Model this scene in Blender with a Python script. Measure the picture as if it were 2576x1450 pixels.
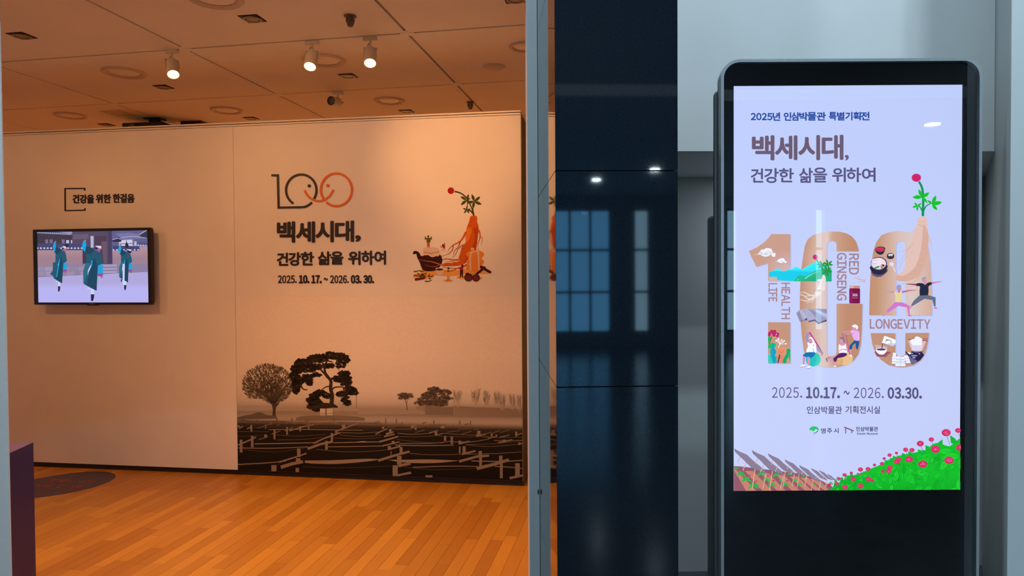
import bpy, bmesh, math, random
from mathutils import Vector, Matrix
R = math.radians
for o in list(bpy.data.objects): bpy.data.objects.remove(o, do_unlink=True)
SC = bpy.context.scene
COL = SC.collection
RND = random.Random(7)

# ------------------------------------------------------------------ camera
FPX, YAW, PIT, ROL, EYE = 1740.0, R(2.04), R(1.15), 0.0063, 1.45
_F = Vector((math.sin(YAW)*math.cos(PIT), math.cos(YAW)*math.cos(PIT), -math.sin(PIT)))
_R = Vector((math.cos(YAW), -math.sin(YAW), 0)); _U = _R.cross(_F)
CR = _R*math.cos(ROL) - _U*math.sin(ROL); CU = _U*math.cos(ROL) + _R*math.sin(ROL)
CP = Vector((0, 0, EYE))
cam = bpy.data.cameras.new('camera'); cam.sensor_width = 36; cam.lens = 36*FPX/2576; cam.clip_start = .05; cam.clip_end = 200
camo = bpy.data.objects.new('camera', cam); COL.objects.link(camo)
_m = Matrix((CR, CU, -_F)).transposed().to_4x4(); _m.translation = CP
camo.matrix_world = _m
SC.camera = camo

# ------------------------------------------------------------------ world and daylight through the lobby windows
SC.view_settings.view_transform = 'Standard'; SC.view_settings.look = 'None'
SC.view_settings.gamma = 1; SC.view_settings.use_curve_mapping = False
SC.view_settings.exposure = 0.0
W = bpy.data.worlds.new('overcast_sky'); SC.world = W; W.use_nodes = True
bg = W.node_tree.nodes['Background']; bg.inputs[0].default_value = (.42, .66, .95, 1); bg.inputs[1].default_value = 1.2
DAY = (.52, .80, 1.0); WARM = (1, .425, .145)
LOBBY_WIN = [(-6.3, -4.6), (1.25, 2.5), (2.95, 3.3), (3.98, 4.26), (5.75, 6.02)]  # first window unseen, added for more light; the rest show as reflections
ADDED_SIDE_WIN = [(-8.6, -6.2), (-5.7, -3.3), (-2.8, -.6)]                # unseen windows added in the lobby's left wall to light the facade
WIN_Z = (.25, 2.75); LOB_Y = -10.0; LOB_X = -7.0; WIN_RAD, SIDE_RAD = 4.0, 5.0
TINTED = LOBBY_WIN[1]                                             # blue-tinted glazing opposite the pillar
def daylight(a, b, side):
    L = bpy.data.lights.new('window_daylight', 'AREA'); L.shape = 'RECTANGLE'; L.size = b-a; L.size_y = WIN_Z[1]-WIN_Z[0]
    L.color = (.10, .50, 1.0) if (a, b) == TINTED else DAY; L.energy = (SIDE_RAD if side else WIN_RAD)*math.pi*L.size*L.size_y
    lo = bpy.data.objects.new('window_daylight', L); COL.objects.link(lo)
    lo.location = (LOB_X-.35, (a+b)/2, sum(WIN_Z)/2) if side else ((a+b)/2, LOB_Y-.35, sum(WIN_Z)/2); lo.rotation_euler = (R(90), 0, R(-90) if side else 0)
for w_ in LOBBY_WIN: daylight(*w_, False)
for w_ in ADDED_SIDE_WIN: daylight(*w_, True)
SPOT_W = 60.0      # watts of one track spotlight
LOBBY_W = 10.0     # watts of one low lobby downlight
HIGH_W = 30.0      # watts of one unseen downlight added in the raised ceiling

# ------------------------------------------------------------------ helpers
def lin(c):
    c = c/255.0
    return c/12.92 if c <= .04045 else ((c+.055)/1.055)**2.4
def S(r, g, b): return (lin(r), lin(g), lin(b), 1)
def G(v, w=.0):
    w = w+.14*max(0, 1-v/.5); return (v*(1+w), v, v*(1-w), 1)
def ray(x, y): return _F + CR*((x-1288)/FPX) - CU*((y-725)/FPX)
def atz(x, y, z):
    d = ray(x, y); return CP + d*((z-EYE)/d.z)
def atY(x, y, Y):
    d = ray(x, y); return CP + d*(Y/d.y)
def proj(p):
    d = Vector(p)-CP; z = d.dot(_F); return 1288+FPX*d.dot(CR)/z, 725-FPX*d.dot(CU)/z
class Frame:
    def __init__(s, loc, rz):
        s.loc = Vector(loc); s.rz = rz
        s.M = Matrix.Translation(s.loc) @ Matrix.Rotation(rz, 4, 'Z'); s.I = s.M.inverted()
        s.y = Vector((-math.sin(rz), math.cos(rz), 0))
    def px(s, x, y, off=0.0):     # pixel -> local point on the plane local Y = off
        d = ray(x, y); p0 = s.loc + s.y*off
        t = (p0-CP).dot(s.y)/d.dot(s.y); return s.I @ (CP + d*t)

MATS = {}
def mat(name, col=(.5, .5, .5), rough=.5, metal=0, spec=.5, noise=None, bump=None, emit=None, coat=0):
    """principled material; noise = (scale, amount) varies the colour, bump = (scale, strength)"""
    if name in MATS: return MATS[name]
    m = bpy.data.materials.new(name); m.use_nodes = True; nt = m.node_tree; b = nt.nodes['Principled BSDF']
    b.inputs['Base Color'].default_value = (*col[:3], 1); b.inputs['Roughness'].default_value = rough
    b.inputs['Metallic'].default_value = metal; b.inputs['Specular IOR Level'].default_value = spec
    b.inputs['Coat Weight'].default_value = coat
    if emit: b.inputs['Emission Color'].default_value = (*emit[0][:3], 1); b.inputs['Emission Strength'].default_value = emit[1]
    if noise or bump:
        tc = nt.nodes.new('ShaderNodeTexCoord')
    if noise:
        n = nt.nodes.new('ShaderNodeTexNoise'); n.inputs['Scale'].default_value = noise[0]; n.inputs['Detail'].default_value = 6
        nt.links.new(tc.outputs['Object'], n.inputs['Vector'])
        r = nt.nodes.new('ShaderNodeValToRGB'); a = noise[1]
        r.color_ramp.elements[0].position = .3; r.color_ramp.elements[1].position = .7
        r.color_ramp.elements[0].color = (*[c*(1-a) for c in col[:3]], 1); r.color_ramp.elements[1].color = (*[min(1, c*(1+a)) for c in col[:3]], 1)
        nt.links.new(n.outputs['Fac'], r.inputs[0]); nt.links.new(r.outputs[0], b.inputs['Base Color'])
    if bump:
        n = nt.nodes.new('ShaderNodeTexNoise'); n.inputs['Scale'].default_value = bump[0]; n.inputs['Detail'].default_value = 4
        nt.links.new(tc.outputs['Object'], n.inputs['Vector'])
        bp = nt.nodes.new('ShaderNodeBump'); bp.inputs['Strength'].default_value = bump[1]; bp.inputs['Distance'].default_value = .002
        nt.links.new(n.outputs['Fac'], bp.inputs['Height']); nt.links.new(bp.outputs[0], b.inputs['Normal'])
    MATS[name] = m; return m
def attr_mat(name, emissive, rough=.6, strength=1.0):
    m = bpy.data.materials.new(name); m.use_nodes = True; nt = m.node_tree; b = nt.nodes['Principled BSDF']
    a = nt.nodes.new('ShaderNodeAttribute'); a.attribute_name = 'Col'; b.inputs['Roughness'].default_value = rough
    if emissive:
        b.inputs['Base Color'].default_value = (.005, .005, .005, 1); b.inputs['Specular IOR Level'].default_value = .1
        nt.links.new(a.outputs['Color'], b.inputs['Emission Color']); b.inputs['Emission Strength'].default_value = strength
    else:
        b.inputs['Specular IOR Level'].default_value = .15
        n = nt.nodes.new('ShaderNodeTexNoise'); n.inputs['Scale'].default_value = 90; n.inputs['Detail'].default_value = 3
        mx = nt.nodes.new('ShaderNodeMix'); mx.data_type = 'RGBA'; mx.blend_type = 'MULTIPLY'; mx.inputs[0].default_value = .12
        nt.links.new(a.outputs['Color'], mx.inputs[6]); nt.links.new(n.outputs['Fac'], mx.inputs[7]); nt.links.new(mx.outputs[2], b.inputs['Base Color'])
    MATS[name] = m; return m

def link(name, me, m=None, parent=None, M=None):
    if m is not None and not me.materials: me.materials.append(m)
    o = bpy.data.objects.new(name, me); COL.objects.link(o)
    if parent is not None: o.parent = parent
    if M is not None: o.matrix_local = M
    return o
def tag(o, label=None, cat=None, group=None, kind=None):
    if label: o['label'] = label
    if cat: o['category'] = cat
    if group: o['group'] = group
    if kind: o['kind'] = kind
    return o
def thing(name, label, cat, loc=(0, 0, 0), rz=0, group=None):
    o = bpy.data.objects.new(name, None); COL.objects.link(o); o.location = loc; o.rotation_euler = (0, 0, rz); o.empty_display_size = .05
    return tag(o, label, cat, group)
def struct(o): o['kind'] = 'structure'; return o
def bm_mesh(bm, name='m', smooth=False):
    me = bpy.data.meshes.new(name); bmesh.ops.recalc_face_normals(bm, faces=bm.faces); bm.to_mesh(me); bm.free()
    if smooth:
        for p in me.polygons: p.use_smooth = True
    return me
def box_me(x0, x1, y0, y1, z0, z1, bevel=0, seg=2):
    bm = bmesh.new(); bmesh.ops.create_cube(bm, size=1)
    for v in bm.verts: v.co = Vector(((x0+x1)/2+v.co.x*(x1-x0), (y0+y1)/2+v.co.y*(y1-y0), (z0+z1)/2+v.co.z*(z1-z0)))
    if bevel: bmesh.ops.bevel(bm, geom=bm.edges[:], offset=bevel, segments=seg, affect='EDGES', profile=.5)
    return bm_mesh(bm, 'box')
def box(name, x0, x1, y0, y1, z0, z1, m, parent=None, bevel=0): return link(name, box_me(x0, x1, y0, y1, z0, z1, bevel), m, parent)
def prism(name, pts, z0, z1, m, parent=None):       # polygon in plan, extruded upward
    bm = bmesh.new(); vs = [bm.verts.new((p[0], p[1], z0)) for p in pts]; f = bm.faces.new(vs)
    r = bmesh.ops.extrude_face_region(bm, geom=[f]); bmesh.ops.translate(bm, vec=(0, 0, z1-z0), verts=[v for v in r['geom'] if isinstance(v, bmesh.types.BMVert)])
    return link(name, bm_mesh(bm), m, parent)
def lathe_me(prof, n=32, smooth=True):              # profile [(r, z)]
    bm = bmesh.new(); rings = []
    for r, z in prof:
        rings.append([bm.verts.new((r*math.cos(2*math.pi*i/n), r*math.sin(2*math.pi*i/n), z)) for i in range(n)] if r > 1e-6 else [bm.verts.new((0, 0, z))])
    for a, b in zip(rings, rings[1:]):
        for i in range(n):
            j = (i+1) % n
            if len(a) == 1 and len(b) == 1: continue
            if len(a) == 1: bm.faces.new((a[0], b[j], b[i]))
            elif len(b) == 1: bm.faces.new((a[i], a[j], b[0]))
            else: bm.faces.new((a[i], a[j], b[j], b[i]))
    me = bm_mesh(bm, 'lathe')
    if smooth:
        for p in me.polygons: p.use_smooth = True
        me.set_sharp_from_angle(angle=R(35))
    return me
def rrect(x0, x1, z0, z1, r, n=8, corners=(1, 1, 1, 1)):  # TL TR BR BL
    P = []
    for k, (cx, cz, a0) in enumerate([(x0+r, z1-r, 180), (x1-r, z1-r, 90), (x1-r, z0+r, 0), (x0+r, z0+r, -90)]):
        if not corners[k]: P.append(((x0, z1), (x1, z1), (x1, z0), (x0, z0))[k]); continue
        for i in range(n+1):
            a = R(a0-90*i/n); P.append((cx+r*math.cos(a), cz+r*math.sin(a)))
    return P
def slab(name, pts, y0, y1, m, parent=None, bevel=0, hole=None):   # outline in local XZ, extruded in Y (y0 front)
    bm = bmesh.new()
    if hole is None:
        f = bm.faces.new([bm.verts.new((x, y0, z)) for x, z in pts]); faces = [f]
    else:
        a = [bm.verts.new((x, y0, z)) for x, z in pts]; b = [bm.verts.new((x, y0, z)) for x, z in hole]; n = len(a)
        faces = [bm.faces.new((a[i], a[(i+1) % n], b[(i+1) % n], b[i])) for i in range(n)]
    r = bmesh.ops.extrude_face_region(bm, geom=faces); bmesh.ops.translate(bm, vec=(0, y1-y0, 0), verts=[v for v in r['geom'] if isinstance(v, bmesh.types.BMVert)])
    if bevel:
        bmesh.ops.recalc_face_normals(bm, faces=bm.faces)
        es = [e for e in bm.edges if len(e.link_faces) == 2 and e.calc_face_angle(0) > R(50)]
        bmesh.ops.bevel(bm, geom=es, offset=bevel, segments=2, affect='EDGES', profile=.5)
    return link(name, bm_mesh(bm), m, parent)

# glyphs -------------------------------------------------------------
_gl = {}
def glyph(s):
    """outline mesh of a string in Blender's built-in type: verts 2D, polys, bbox"""
    if s in _gl: return _gl[s]
    c = bpy.data.curves.new('g', 'FONT'); c.body = s; c.resolution_u = 3
    o = bpy.data.objects.new('g', c); COL.objects.link(o)
    me = bpy.data.meshes.new_from_object(o.evaluated_get(bpy.context.evaluated_depsgraph_get()))
    v = [(p.co.x, p.co.y) for p in me.vertices]; f = [tuple(p.vertices) for p in me.polygons]
    bpy.data.objects.remove(o); bpy.data.curves.remove(c); bpy.data.meshes.remove(me)
    bb = (min(p[0] for p in v), min(p[1] for p in v), max(p[0] for p in v), max(p[1] for p in v))
    _gl[s] = (v, f, bb); return _gl[s]
def wide(c): return chr(ord(c)+0xFEE0) if 33 <= ord(c) <= 126 else c
def latin(segs, gap=.09, space=.22):
    """[(text, bold)] set letter by letter -> [(verts, polys, bold)]; bbox"""
    out = []; x = 0
    for t, bold in segs:
        for ch in t:
            if ch == ' ': x += space; continue
            v, f, bb = glyph(wide(ch)); w = bb[2]-bb[0]; sx = .86 if ch.isalpha() or ch.isdigit() else .5 if ch == '~' else 1
            out.append(([(x+(p[0]-bb[0])*sx, p[1]) for p in v], f, bold)); x += w*sx+gap
    X = [p[0] for g in out for p in g[0]]; Y = [p[1] for g in out for p in g[0]]
    return out, (min(X), min(Y), max(X), max(Y))

class Art:
    """flat coloured shapes drawn with photo pixels, laid on a local plane of a frame (a print, lettering or a screen image)"""
    def __init__(s, frame, off, step=6e-5, T=None, conv=None):
        s.fr = frame; s.off = off; s.step = step; s.k = 0; s.V = []; s.P = []; s.C = []; s.T = T or (lambda x, y: (x, y)); s.clip = None
        s.conv = conv
    def zoom(s, x0, y0, sc): s.T = lambda x, y: (x0+x/sc, y0+y/sc); return s
    def up(s): s.k += 1; return s
    def _v(s, pts, raw=False):
        i0 = len(s.V); o = s.off-s.k*s.step
        for p in pts:
            x, y = p if raw else s.T(*p)
            if s.clip: x = min(max(x, s.clip[0]), s.clip[2]); y = min(max(y, s.clip[1]), s.clip[3])
            s.V.append(s.conv(x, y, s.k*s.step) if s.conv else s.fr.px(x, y, o))
        return i0
    def poly(s, pts, c, layer=True, raw=False):
        if layer: s.up()
        k0 = s.k; s.k += 0 if layer else .5
        i = s._v(pts, raw); s.k = k0; s.P.append(tuple(range(i, i+len(pts)))); s.C.append(c); return s
    def gpoly(s, pts, fn, cx=(), cy=()):           # gradient fill: cut at cx / cy (zoom units), colour by fn(x, y)
        s.up(); bm = bmesh.new(); bm.faces.new([bm.verts.new((x, y, 0)) for x, y in pts])
        for q, ax in [(c, 0) for c in cx]+[(c, 1) for c in cy]:
            n = Vector((1, 0, 0)) if ax == 0 else Vector((0, 1, 0))
            bmesh.ops.bisect_plane(bm, geom=bm.verts[:]+bm.edges[:]+bm.faces[:], plane_co=n*q, plane_no=n, dist=1e-5)
        bmesh.ops.triangulate(bm, faces=bm.faces[:])
        for f in bm.faces:
            P = [(v.co.x, v.co.y) for v in f.verts]; i = s._v(P); s.P.append(tuple(range(i, i+len(P)))); s.C.append([fn(*p) for p in P])
        bm.free(); return s
    def ell(s, cx, cy, rx, ry, c, rot=0, n=28, a0=0, a1=360, layer=True):
        r = R(rot); P = []
        m = n if a1-a0 >= 360 else n+1
        for i in range(m):
            a = R(a0+(a1-a0)*i/n); x = rx*math.cos(a); y = ry*math.sin(a)
            P.append((cx+x*math.cos(r)-y*math.sin(r), cy+x*math.sin(r)+y*math.cos(r)))
        return s.poly(P, c, layer)
    def line(s, pts, w, c, w1=None, layer=True, cap=False):
        if layer: s.up()
        n = len(pts); w1 = w if w1 is None else w1
        L = []; Rr = []
        for i, p in enumerate(pts):
            a = pts[max(i-1, 0)]; b = pts[min(i+1, n-1)]; dx, dy = b[0]-a[0], b[1]-a[1]; l = math.hypot(dx, dy) or 1
            q = 1.0
            if 0 < i < n-1:
                d1 = (p[0]-a[0], p[1]-a[1]); d2 = (b[0]-p[0], b[1]-p[1]); l1 = math.hypot(*d1) or 1; l2 = math.hypot(*d2) or 1
                cs = max(-.9, min(1, (d1[0]*d2[0]+d1[1]*d2[1])/(l1*l2))); q = 1/max(.45, math.sqrt((1+cs)/2)); dx = d1[0]/l1+d2[0]/l2; dy = d1[1]/l1+d2[1]/l2; l = math.hypot(dx, dy) or 1
            h = (w+(w1-w)*i/max(1, n-1))/2*q; nx, ny = -dy/l*h, dx/l*h
            L.append((p[0]+nx, p[1]+ny)); Rr.append((p[0]-nx, p[1]-ny))
        for i in range(n-1): s.poly([L[i], L[i+1], Rr[i+1], Rr[i]], c, False)
        if cap:
            s.ell(*pts[0], w/2, w/2, c, n=12); s.ell(*pts[-1], w1/2, w1/2, c, n=12)
        return s
    def curve(s, pts, w, c, w1=None, n=8, layer=True):
        return s.line(smooth_pts(pts, n), w, c, w1, layer)
    def glyphs(s, G, bb, px, c, bold=0, vert=False):
        """fit glyph meshes to the pixel box px = (x0, y0, x1, y1); bold in pixels"""
        x0, y0, x1, y1 = px; s.up()
        def put(p):
            tx = (p[0]-bb[0])/(bb[2]-bb[0]); ty = (p[1]-bb[1])/(bb[3]-bb[1])
            return (x0+(x1-x0)*ty, y0+(y1-y0)*tx) if vert else (x0+(x1-x0)*tx, y1-(y1-y0)*ty)
        for v, f, b in G:
            w = b if b is not None and b is not True and b is not False else (bold if b is not False else 0)
            offs = [(0, 0)] if not w else [(w*math.cos(a*math.pi/4), w*math.sin(a*math.pi/4)) for a in range(8)]+[(0, 0)]
            for q, (ox, oy) in enumerate(offs):
                P = [put(p) for p in v]; k0 = s.k; s.k += q*.12
                i = s._v([(x+ox, y+oy) for x, y in P], raw=True); s.k = k0
                for g in f: s.P.append(tuple(i+t for t in g)); s.C.append(c)
        s.k += 1; return s
    def text(s, t, px, c, bold=0):
        v, f, bb = glyph(t); return s.glyphs([(v, f, True)], bb, px, c, bold)
    def latin(s, segs, px, c, bold=0, vert=False, gap=.09, space=.22):
        if isinstance(segs, str): segs = [(segs, True)]
        g, bb = latin(segs, gap, space); return s.glyphs(g, bb, px, c, bold, vert)
    def build(s, name, m, parent, thick=0):
        me = bpy.data.meshes.new(name); me.from_pydata([tuple(v) for v in s.V], [], s.P)
        ca = me.color_attributes.new('Col', 'FLOAT_COLOR', 'CORNER'); d = []
        for p, c in zip(s.P, s.C):
            if isinstance(c, list):
                for q in c: d += list(q)
            else: d += list(c)*len(p)
        ca.data.foreach_set('color', d)
        if thick:
            bm = bmesh.new(); bm.from_mesh(me)
            r = bmesh.ops.extrude_face_region(bm, geom=bm.faces[:]); bmesh.ops.translate(bm, vec=(0, -thick, 0), verts=[v for v in r['geom'] if isinstance(v, bmesh.types.BMVert)])
            bm.to_mesh(me); bm.free()
        return link(name, me, m, parent)
def smooth_pts(P, n=8):
    out = []; Q = [P[0]]+list(P)+[P[-1]]
    for i in range(1, len(Q)-2):
        p0, p1, p2, p3 = Q[i-1:i+3]
        for k in range(n):
            t = k/n; out.append(tuple(.5*(2*p1[j]+(p2[j]-p0[j])*t+(2*p0[j]-5*p1[j]+4*p2[j]-p3[j])*t*t+(3*p1[j]-p0[j]-3*p2[j]+p3[j])*t**3) for j in (0, 1)))
    out.append(P[-1]); return out
def closed(P, n=6):
    Q = [P[-1]]+list(P)+[P[0], P[1]]; out = []
    for i in range(1, len(Q)-2):
        p0, p1, p2, p3 = Q[i-1:i+3]
        for k in range(n):
            t = k/n; out.append(tuple(.5*(2*p1[j]+(p2[j]-p0[j])*t+(2*p0[j]-5*p1[j]+4*p2[j]-p3[j])*t*t+(3*p1[j]-p0[j]-3*p2[j]+p3[j])*t**3) for j in (0, 1)))
    return out

# ------------------------------------------------------------------ materials
M_WHITE = mat('painted_white_wall', (.78, .80, .81), .6, noise=(3, .03), bump=(120, .08))
M_GREYW = mat('recess_grey_paint', (.50, .52, .53), .38, noise=(2, .05), bump=(90, .05))
M_REVEAL = mat('reveal_grey_paint', (.42, .43, .42), .45, noise=(2, .05))
M_LOBF = mat('lobby_stone_floor', (.07, .075, .08), .18, noise=(6, .2))
M_LOBC = mat('lobby_ceiling_paint', (.6, .62, .63), .8, noise=(4, .03))
M_LOBW = mat('lobby_wall_paint', (.30, .32, .34), .6, noise=(3, .06))
M_FASCIA = mat('added_dark_fascia', (.05, .055, .06), .5, noise=(3, .1))
M_GRAN = mat('polished_dark_granite', (.0065, .012, .020), .034, noise=(260, .35))
M_CORE = mat('pillar_core_mortar', (.01, .012, .016), .7, noise=(30, .2))
M_JAMB = mat('pale_aluminium_jamb', (.62, .66, .67), .42, noise=(40, .02))
M_SCREW = mat('dark_hole', (.03, .03, .03), .7, noise=(40, .2))
M_PANEL = mat('white_partition_film', (.80, .79, .77), .55, noise=(5, .02), bump=(200, .04))
M_RAIL = mat('cream_rail', (.78, .74, .66), .4, noise=(30, .03))
M_BASE = mat('black_plinth_board', (.008, .007, .007), .6, noise=(20, .3))
M_ENDF = mat('olive_end_board', (.07, .062, .028), .5, noise=(6, .12))
M_CEIL = mat('ceiling_panel_paint', (.78, .75, .71), .75, noise=(2.5, .03))
M_GAP = mat('dark_ceiling_void', (.03, .022, .018), .9, noise=(10, .2))
M_ROOMW = mat('exhibition_wall_paint', (.8, .79, .77), .7, noise=(3, .04))
M_PURP = mat('deep_violet_board', (.020, .016, .095), .45, noise=(8, .1))
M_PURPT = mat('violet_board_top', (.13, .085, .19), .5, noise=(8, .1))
M_BLACK = mat('black_plastic', (.010, .009, .010), .35, noise=(50, .15))
M_BEZEL = mat('black_glass_backing', (.004, .006, .010), .25, noise=(50, .1))
M_ALU = mat('brushed_aluminium', (.46, .50, .54), .32, metal=.35, noise=(80, .04))
M_STEEL = mat('grey_steel_housing', (.26, .28, .29), .38, metal=.3, noise=(60, .05))
M_LAMPW = mat('white_lamp_shell', (.60, .56, .50), .45, noise=(40, .03))
M_CABLE = mat('brown_cable', (.06, .04, .03), .6, noise=(40, .1))
M_GLOW = mat('lamp_glow', (1, .8, .5), .4, emit=((1, .62, .22), 14), noise=(5, .01))
M_GLOWB = mat('reflector_glow', (.9, .7, .4), .4, emit=((1, .50, .14), 5), noise=(5, .01))
M_LENS = mat('unlit_lens', (.12, .11, .10), .2, noise=(40, .1))
M_DOWN = mat('downlight_black_frame', (.015, .012, .010), .5, noise=(40, .2))
M_DOWNI = mat('downlight_inner_reflector', (.22, .18, .13), .35, noise=(30, .2))
M_DISC = mat('diffuser_disc_paint', (.55, .50, .45), .6, noise=(30, .05))
M_DISCL = mat('diffuser_core_paint', (.78, .74, .69), .5, noise=(30, .04))
M_DET = mat('sprinkler_metal', (.13, .10, .07), .45, noise=(60, .3))
M_LOBLAMP = mat('cool_lamp_disc', (1, 1, 1), .4, emit=((.9, .95, 1), 16), noise=(5, .01))
M_MULL = mat('dark_window_frame', (.03, .035, .04), .4, noise=(30, .1))
M_DECAL = mat('violet_floor_vinyl', (.042, .025, .055), .4, noise=(12, .12))
M_DECALR = mat('red_floor_print', (.30, .012, .02), .45, noise=(30, .2))
M_LETTER = mat('dark_purple_letter_board', (.014, .007, .012), .45, noise=(40, .2))
M_ORANGE = mat('orange_letter_board', (.72, .16, .012), .45, noise=(40, .05))
M_PRINT = attr_mat('printed_film', False)
M_SCREEN = attr_mat('lit_kiosk_image', True, .3, 1.12)
M_TVIMG = attr_mat('lit_television_image', True, .3, 1.0)
def glass(name, tint=(1, 1, 1), ior=1.5):
    m = bpy.data.materials.new(name); m.use_nodes = True; nt = m.node_tree; nt.nodes.remove(nt.nodes['Principled BSDF'])
    out = nt.nodes['Material Output']; t = nt.nodes.new('ShaderNodeBsdfTransparent'); t.inputs[0].default_value = (*tint, 1)
    g = nt.nodes.new('ShaderNodeBsdfGlossy'); g.inputs['Roughness'].default_value = .012
    fr = nt.nodes.new('ShaderNodeFresnel'); fr.inputs[0].default_value = ior
    mx = nt.nodes.new('ShaderNodeMixShader'); nt.links.new(fr.outputs[0], mx.inputs[0]); nt.links.new(t.outputs[0], mx.inputs[1]); nt.links.new(g.outputs[0], mx.inputs[2])
    nt.links.new(mx.outputs[0], out.inputs[0]); return m
M_GLASS = glass('kiosk_cover_glass', (.97, .98, 1)); M_WINGL = glass('window_glass', (.85, .93, .95))
def wood_mat(name, island):
    m = bpy.data.materials.new(name); m.use_nodes = True; nt = m.node_tree; b = nt.nodes['Principled BSDF']
    tc = nt.nodes.new('ShaderNodeTexCoord'); mp = nt.nodes.new('ShaderNodeMapping'); mp.inputs['Rotation'].default_value = (0, 0, -ROOM_RZ)
    mp2 = nt.nodes.new('ShaderNodeMapping'); mp2.inputs['Scale'].default_value = (70, 3.0, 1)
    n = nt.nodes.new('ShaderNodeTexNoise'); n.inputs['Scale'].default_value = 1.0; n.inputs['Detail'].default_value = 5; n.inputs['Distortion'].default_value = .4
    gm = nt.nodes.new('ShaderNodeNewGeometry'); nt.links.new(gm.outputs['Position'], mp.inputs[0]); nt.links.new(mp.outputs[0], mp2.inputs[0]); nt.links.new(mp2.outputs[0], n.inputs['Vector'])
    if island: rnd = gm.outputs['Random Per Island']
    else: rnd = nt.nodes.new('ShaderNodeObjectInfo').outputs['Random']
    r = nt.nodes.new('ShaderNodeValToRGB'); e = r.color_ramp.elements
    e[0].color = (.41, .16, .014, 1); e[1].color = (.59, .265, .028, 1)
    for p, c in ((.3, (.46, .19, .021, 1)), (.7, (.53, .23, .027, 1))): q = e.new(p); q.color = c
    nt.links.new(rnd, r.inputs[0])
    mx = nt.nodes.new('ShaderNodeMix'); mx.data_type = 'RGBA'; mx.blend_type = 'MULTIPLY'; mx.inputs[0].default_value = .22
    nt.links.new(r.outputs[0], mx.inputs[6]); nt.links.new(n.outputs['Fac'], mx.inputs[7]); nt.links.new(mx.outputs[2], b.inputs['Base Color'])
    b.inputs['Roughness'].default_value = .36; b.inputs['Specular IOR Level'].default_value = .35
    return m

# ------------------------------------------------------------------ room frame (the hall is turned against the facade)
ROOM_RZ = R(-12.3); _c, _s = math.cos(ROOM_RZ), math.sin(ROOM_RZ)
def uv(u, v): return (u*_c - v*_s, u*_s + v*_c)
def to_uv(p): return (p[0]*_c + p[1]*_s, -p[0]*_s + p[1]*_c)
CEIL = 2.95; DOOR_Y = 2.66; LOB_H = 3.0; LOB_T = 4.5; FASCIA_Y = -2.2
def clipY(P, y0):
    out = []
    for a, b in zip(P, P[1:]+P[:1]):
        ia, ib = a[1] >= y0, b[1] >= y0
        if ia: out.append(a)
        if ia != ib:
            t = (y0-a[1])/(b[1]-a[1]); out.append((a[0]+(b[0]-a[0])*t, y0))
    return out
U0, U1, V1 = -8.2, -.30, 9.2
room_poly = clipY([uv(U0, -3), uv(U1, -3), uv(U1, V1), uv(U0, V1)], DOOR_Y)

# floor of the hall: planks
floor = struct(prism('floor', [p for p in room_poly], -.06, -.014, M_GAP))
M_WOOD = wood_mat('oiled_strip_wood', False); M_WOODI = wood_mat('oiled_strip_wood_far', True)
planks = []
PW = .068; rp = random.Random(3)
u = U0
while u < U1-.001:
    u2 = min(u+PW, U1); v = -1.2-rp.random()*.7
    while v < V1:
        L = rp.choice((.42, .5, .55, .62, .75)); v2 = min(v+L, V1)
        P = clipY([uv(u, v), uv(u2, v), uv(u2, v2), uv(u, v2)], DOOR_Y)
        if len(P) >= 3: planks.append((u, u2, v, v2, P))
        v = v2
    u = u2
def score(k):
    c = uv((k[0]+k[1])/2, (k[2]+k[3])/2)
    if len(k[4]) != 4 or min(uv(k[0], k[2])[1], uv(k[1], k[2])[1]) < DOOR_Y or k[3] > 4.75: return 0
    x, y = proj((c[0], c[1], 0))
    if not (60 < x < 1345 and 1170 < y < 1480): return 0
    q = [proj((*p, 0)) for p in k[4]]; return abs(sum(a[0]*b[1]-b[0]*a[1] for a, b in zip(q, q[1:]+q[:1])))/2
planks.sort(key=score, reverse=True)
unit = box_me(-.5, .5, -.5, .5, -1, 0); unit.materials.append(M_WOOD)
g = .0007
near = [k for k in planks[:300] if score(k) > 0]
for k in near:
    o = bpy.data.objects.new('plank', unit); COL.objects.link(o); o.parent = floor
    c = uv((k[0]+k[1])/2, (k[2]+k[3])/2)
    o.location = (c[0], c[1], 0); o.rotation_euler = (0, 0, ROOM_RZ); o.scale = (k[1]-k[0]-2*g, k[3]-k[2]-2*g, .0145)
V = []; Fc = []
for k in planks[len(near):]:
    cx = sum(p[0] for p in k[4])/len(k[4]); cy = sum(p[1] for p in k[4])/len(k[4]); n = len(k[4]); i = len(V)
    P = [(cx+(p[0]-cx)*.995, cy+(p[1]-cy)*.998) for p in k[4]]
    V += [(p[0], p[1], 0) for p in P]+[(p[0], p[1], -.0145) for p in P]
    Fc.append(tuple(range(i, i+n))); Fc += [(i+j, i+n+j, i+n+(j+1) % n, i+(j+1) % n) for j in range(n)]
me = bpy.data.meshes.new('planks'); me.from_pydata(V, [], Fc); tag(link('far_planks', me, M_WOODI, floor), kind='stuff')

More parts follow.
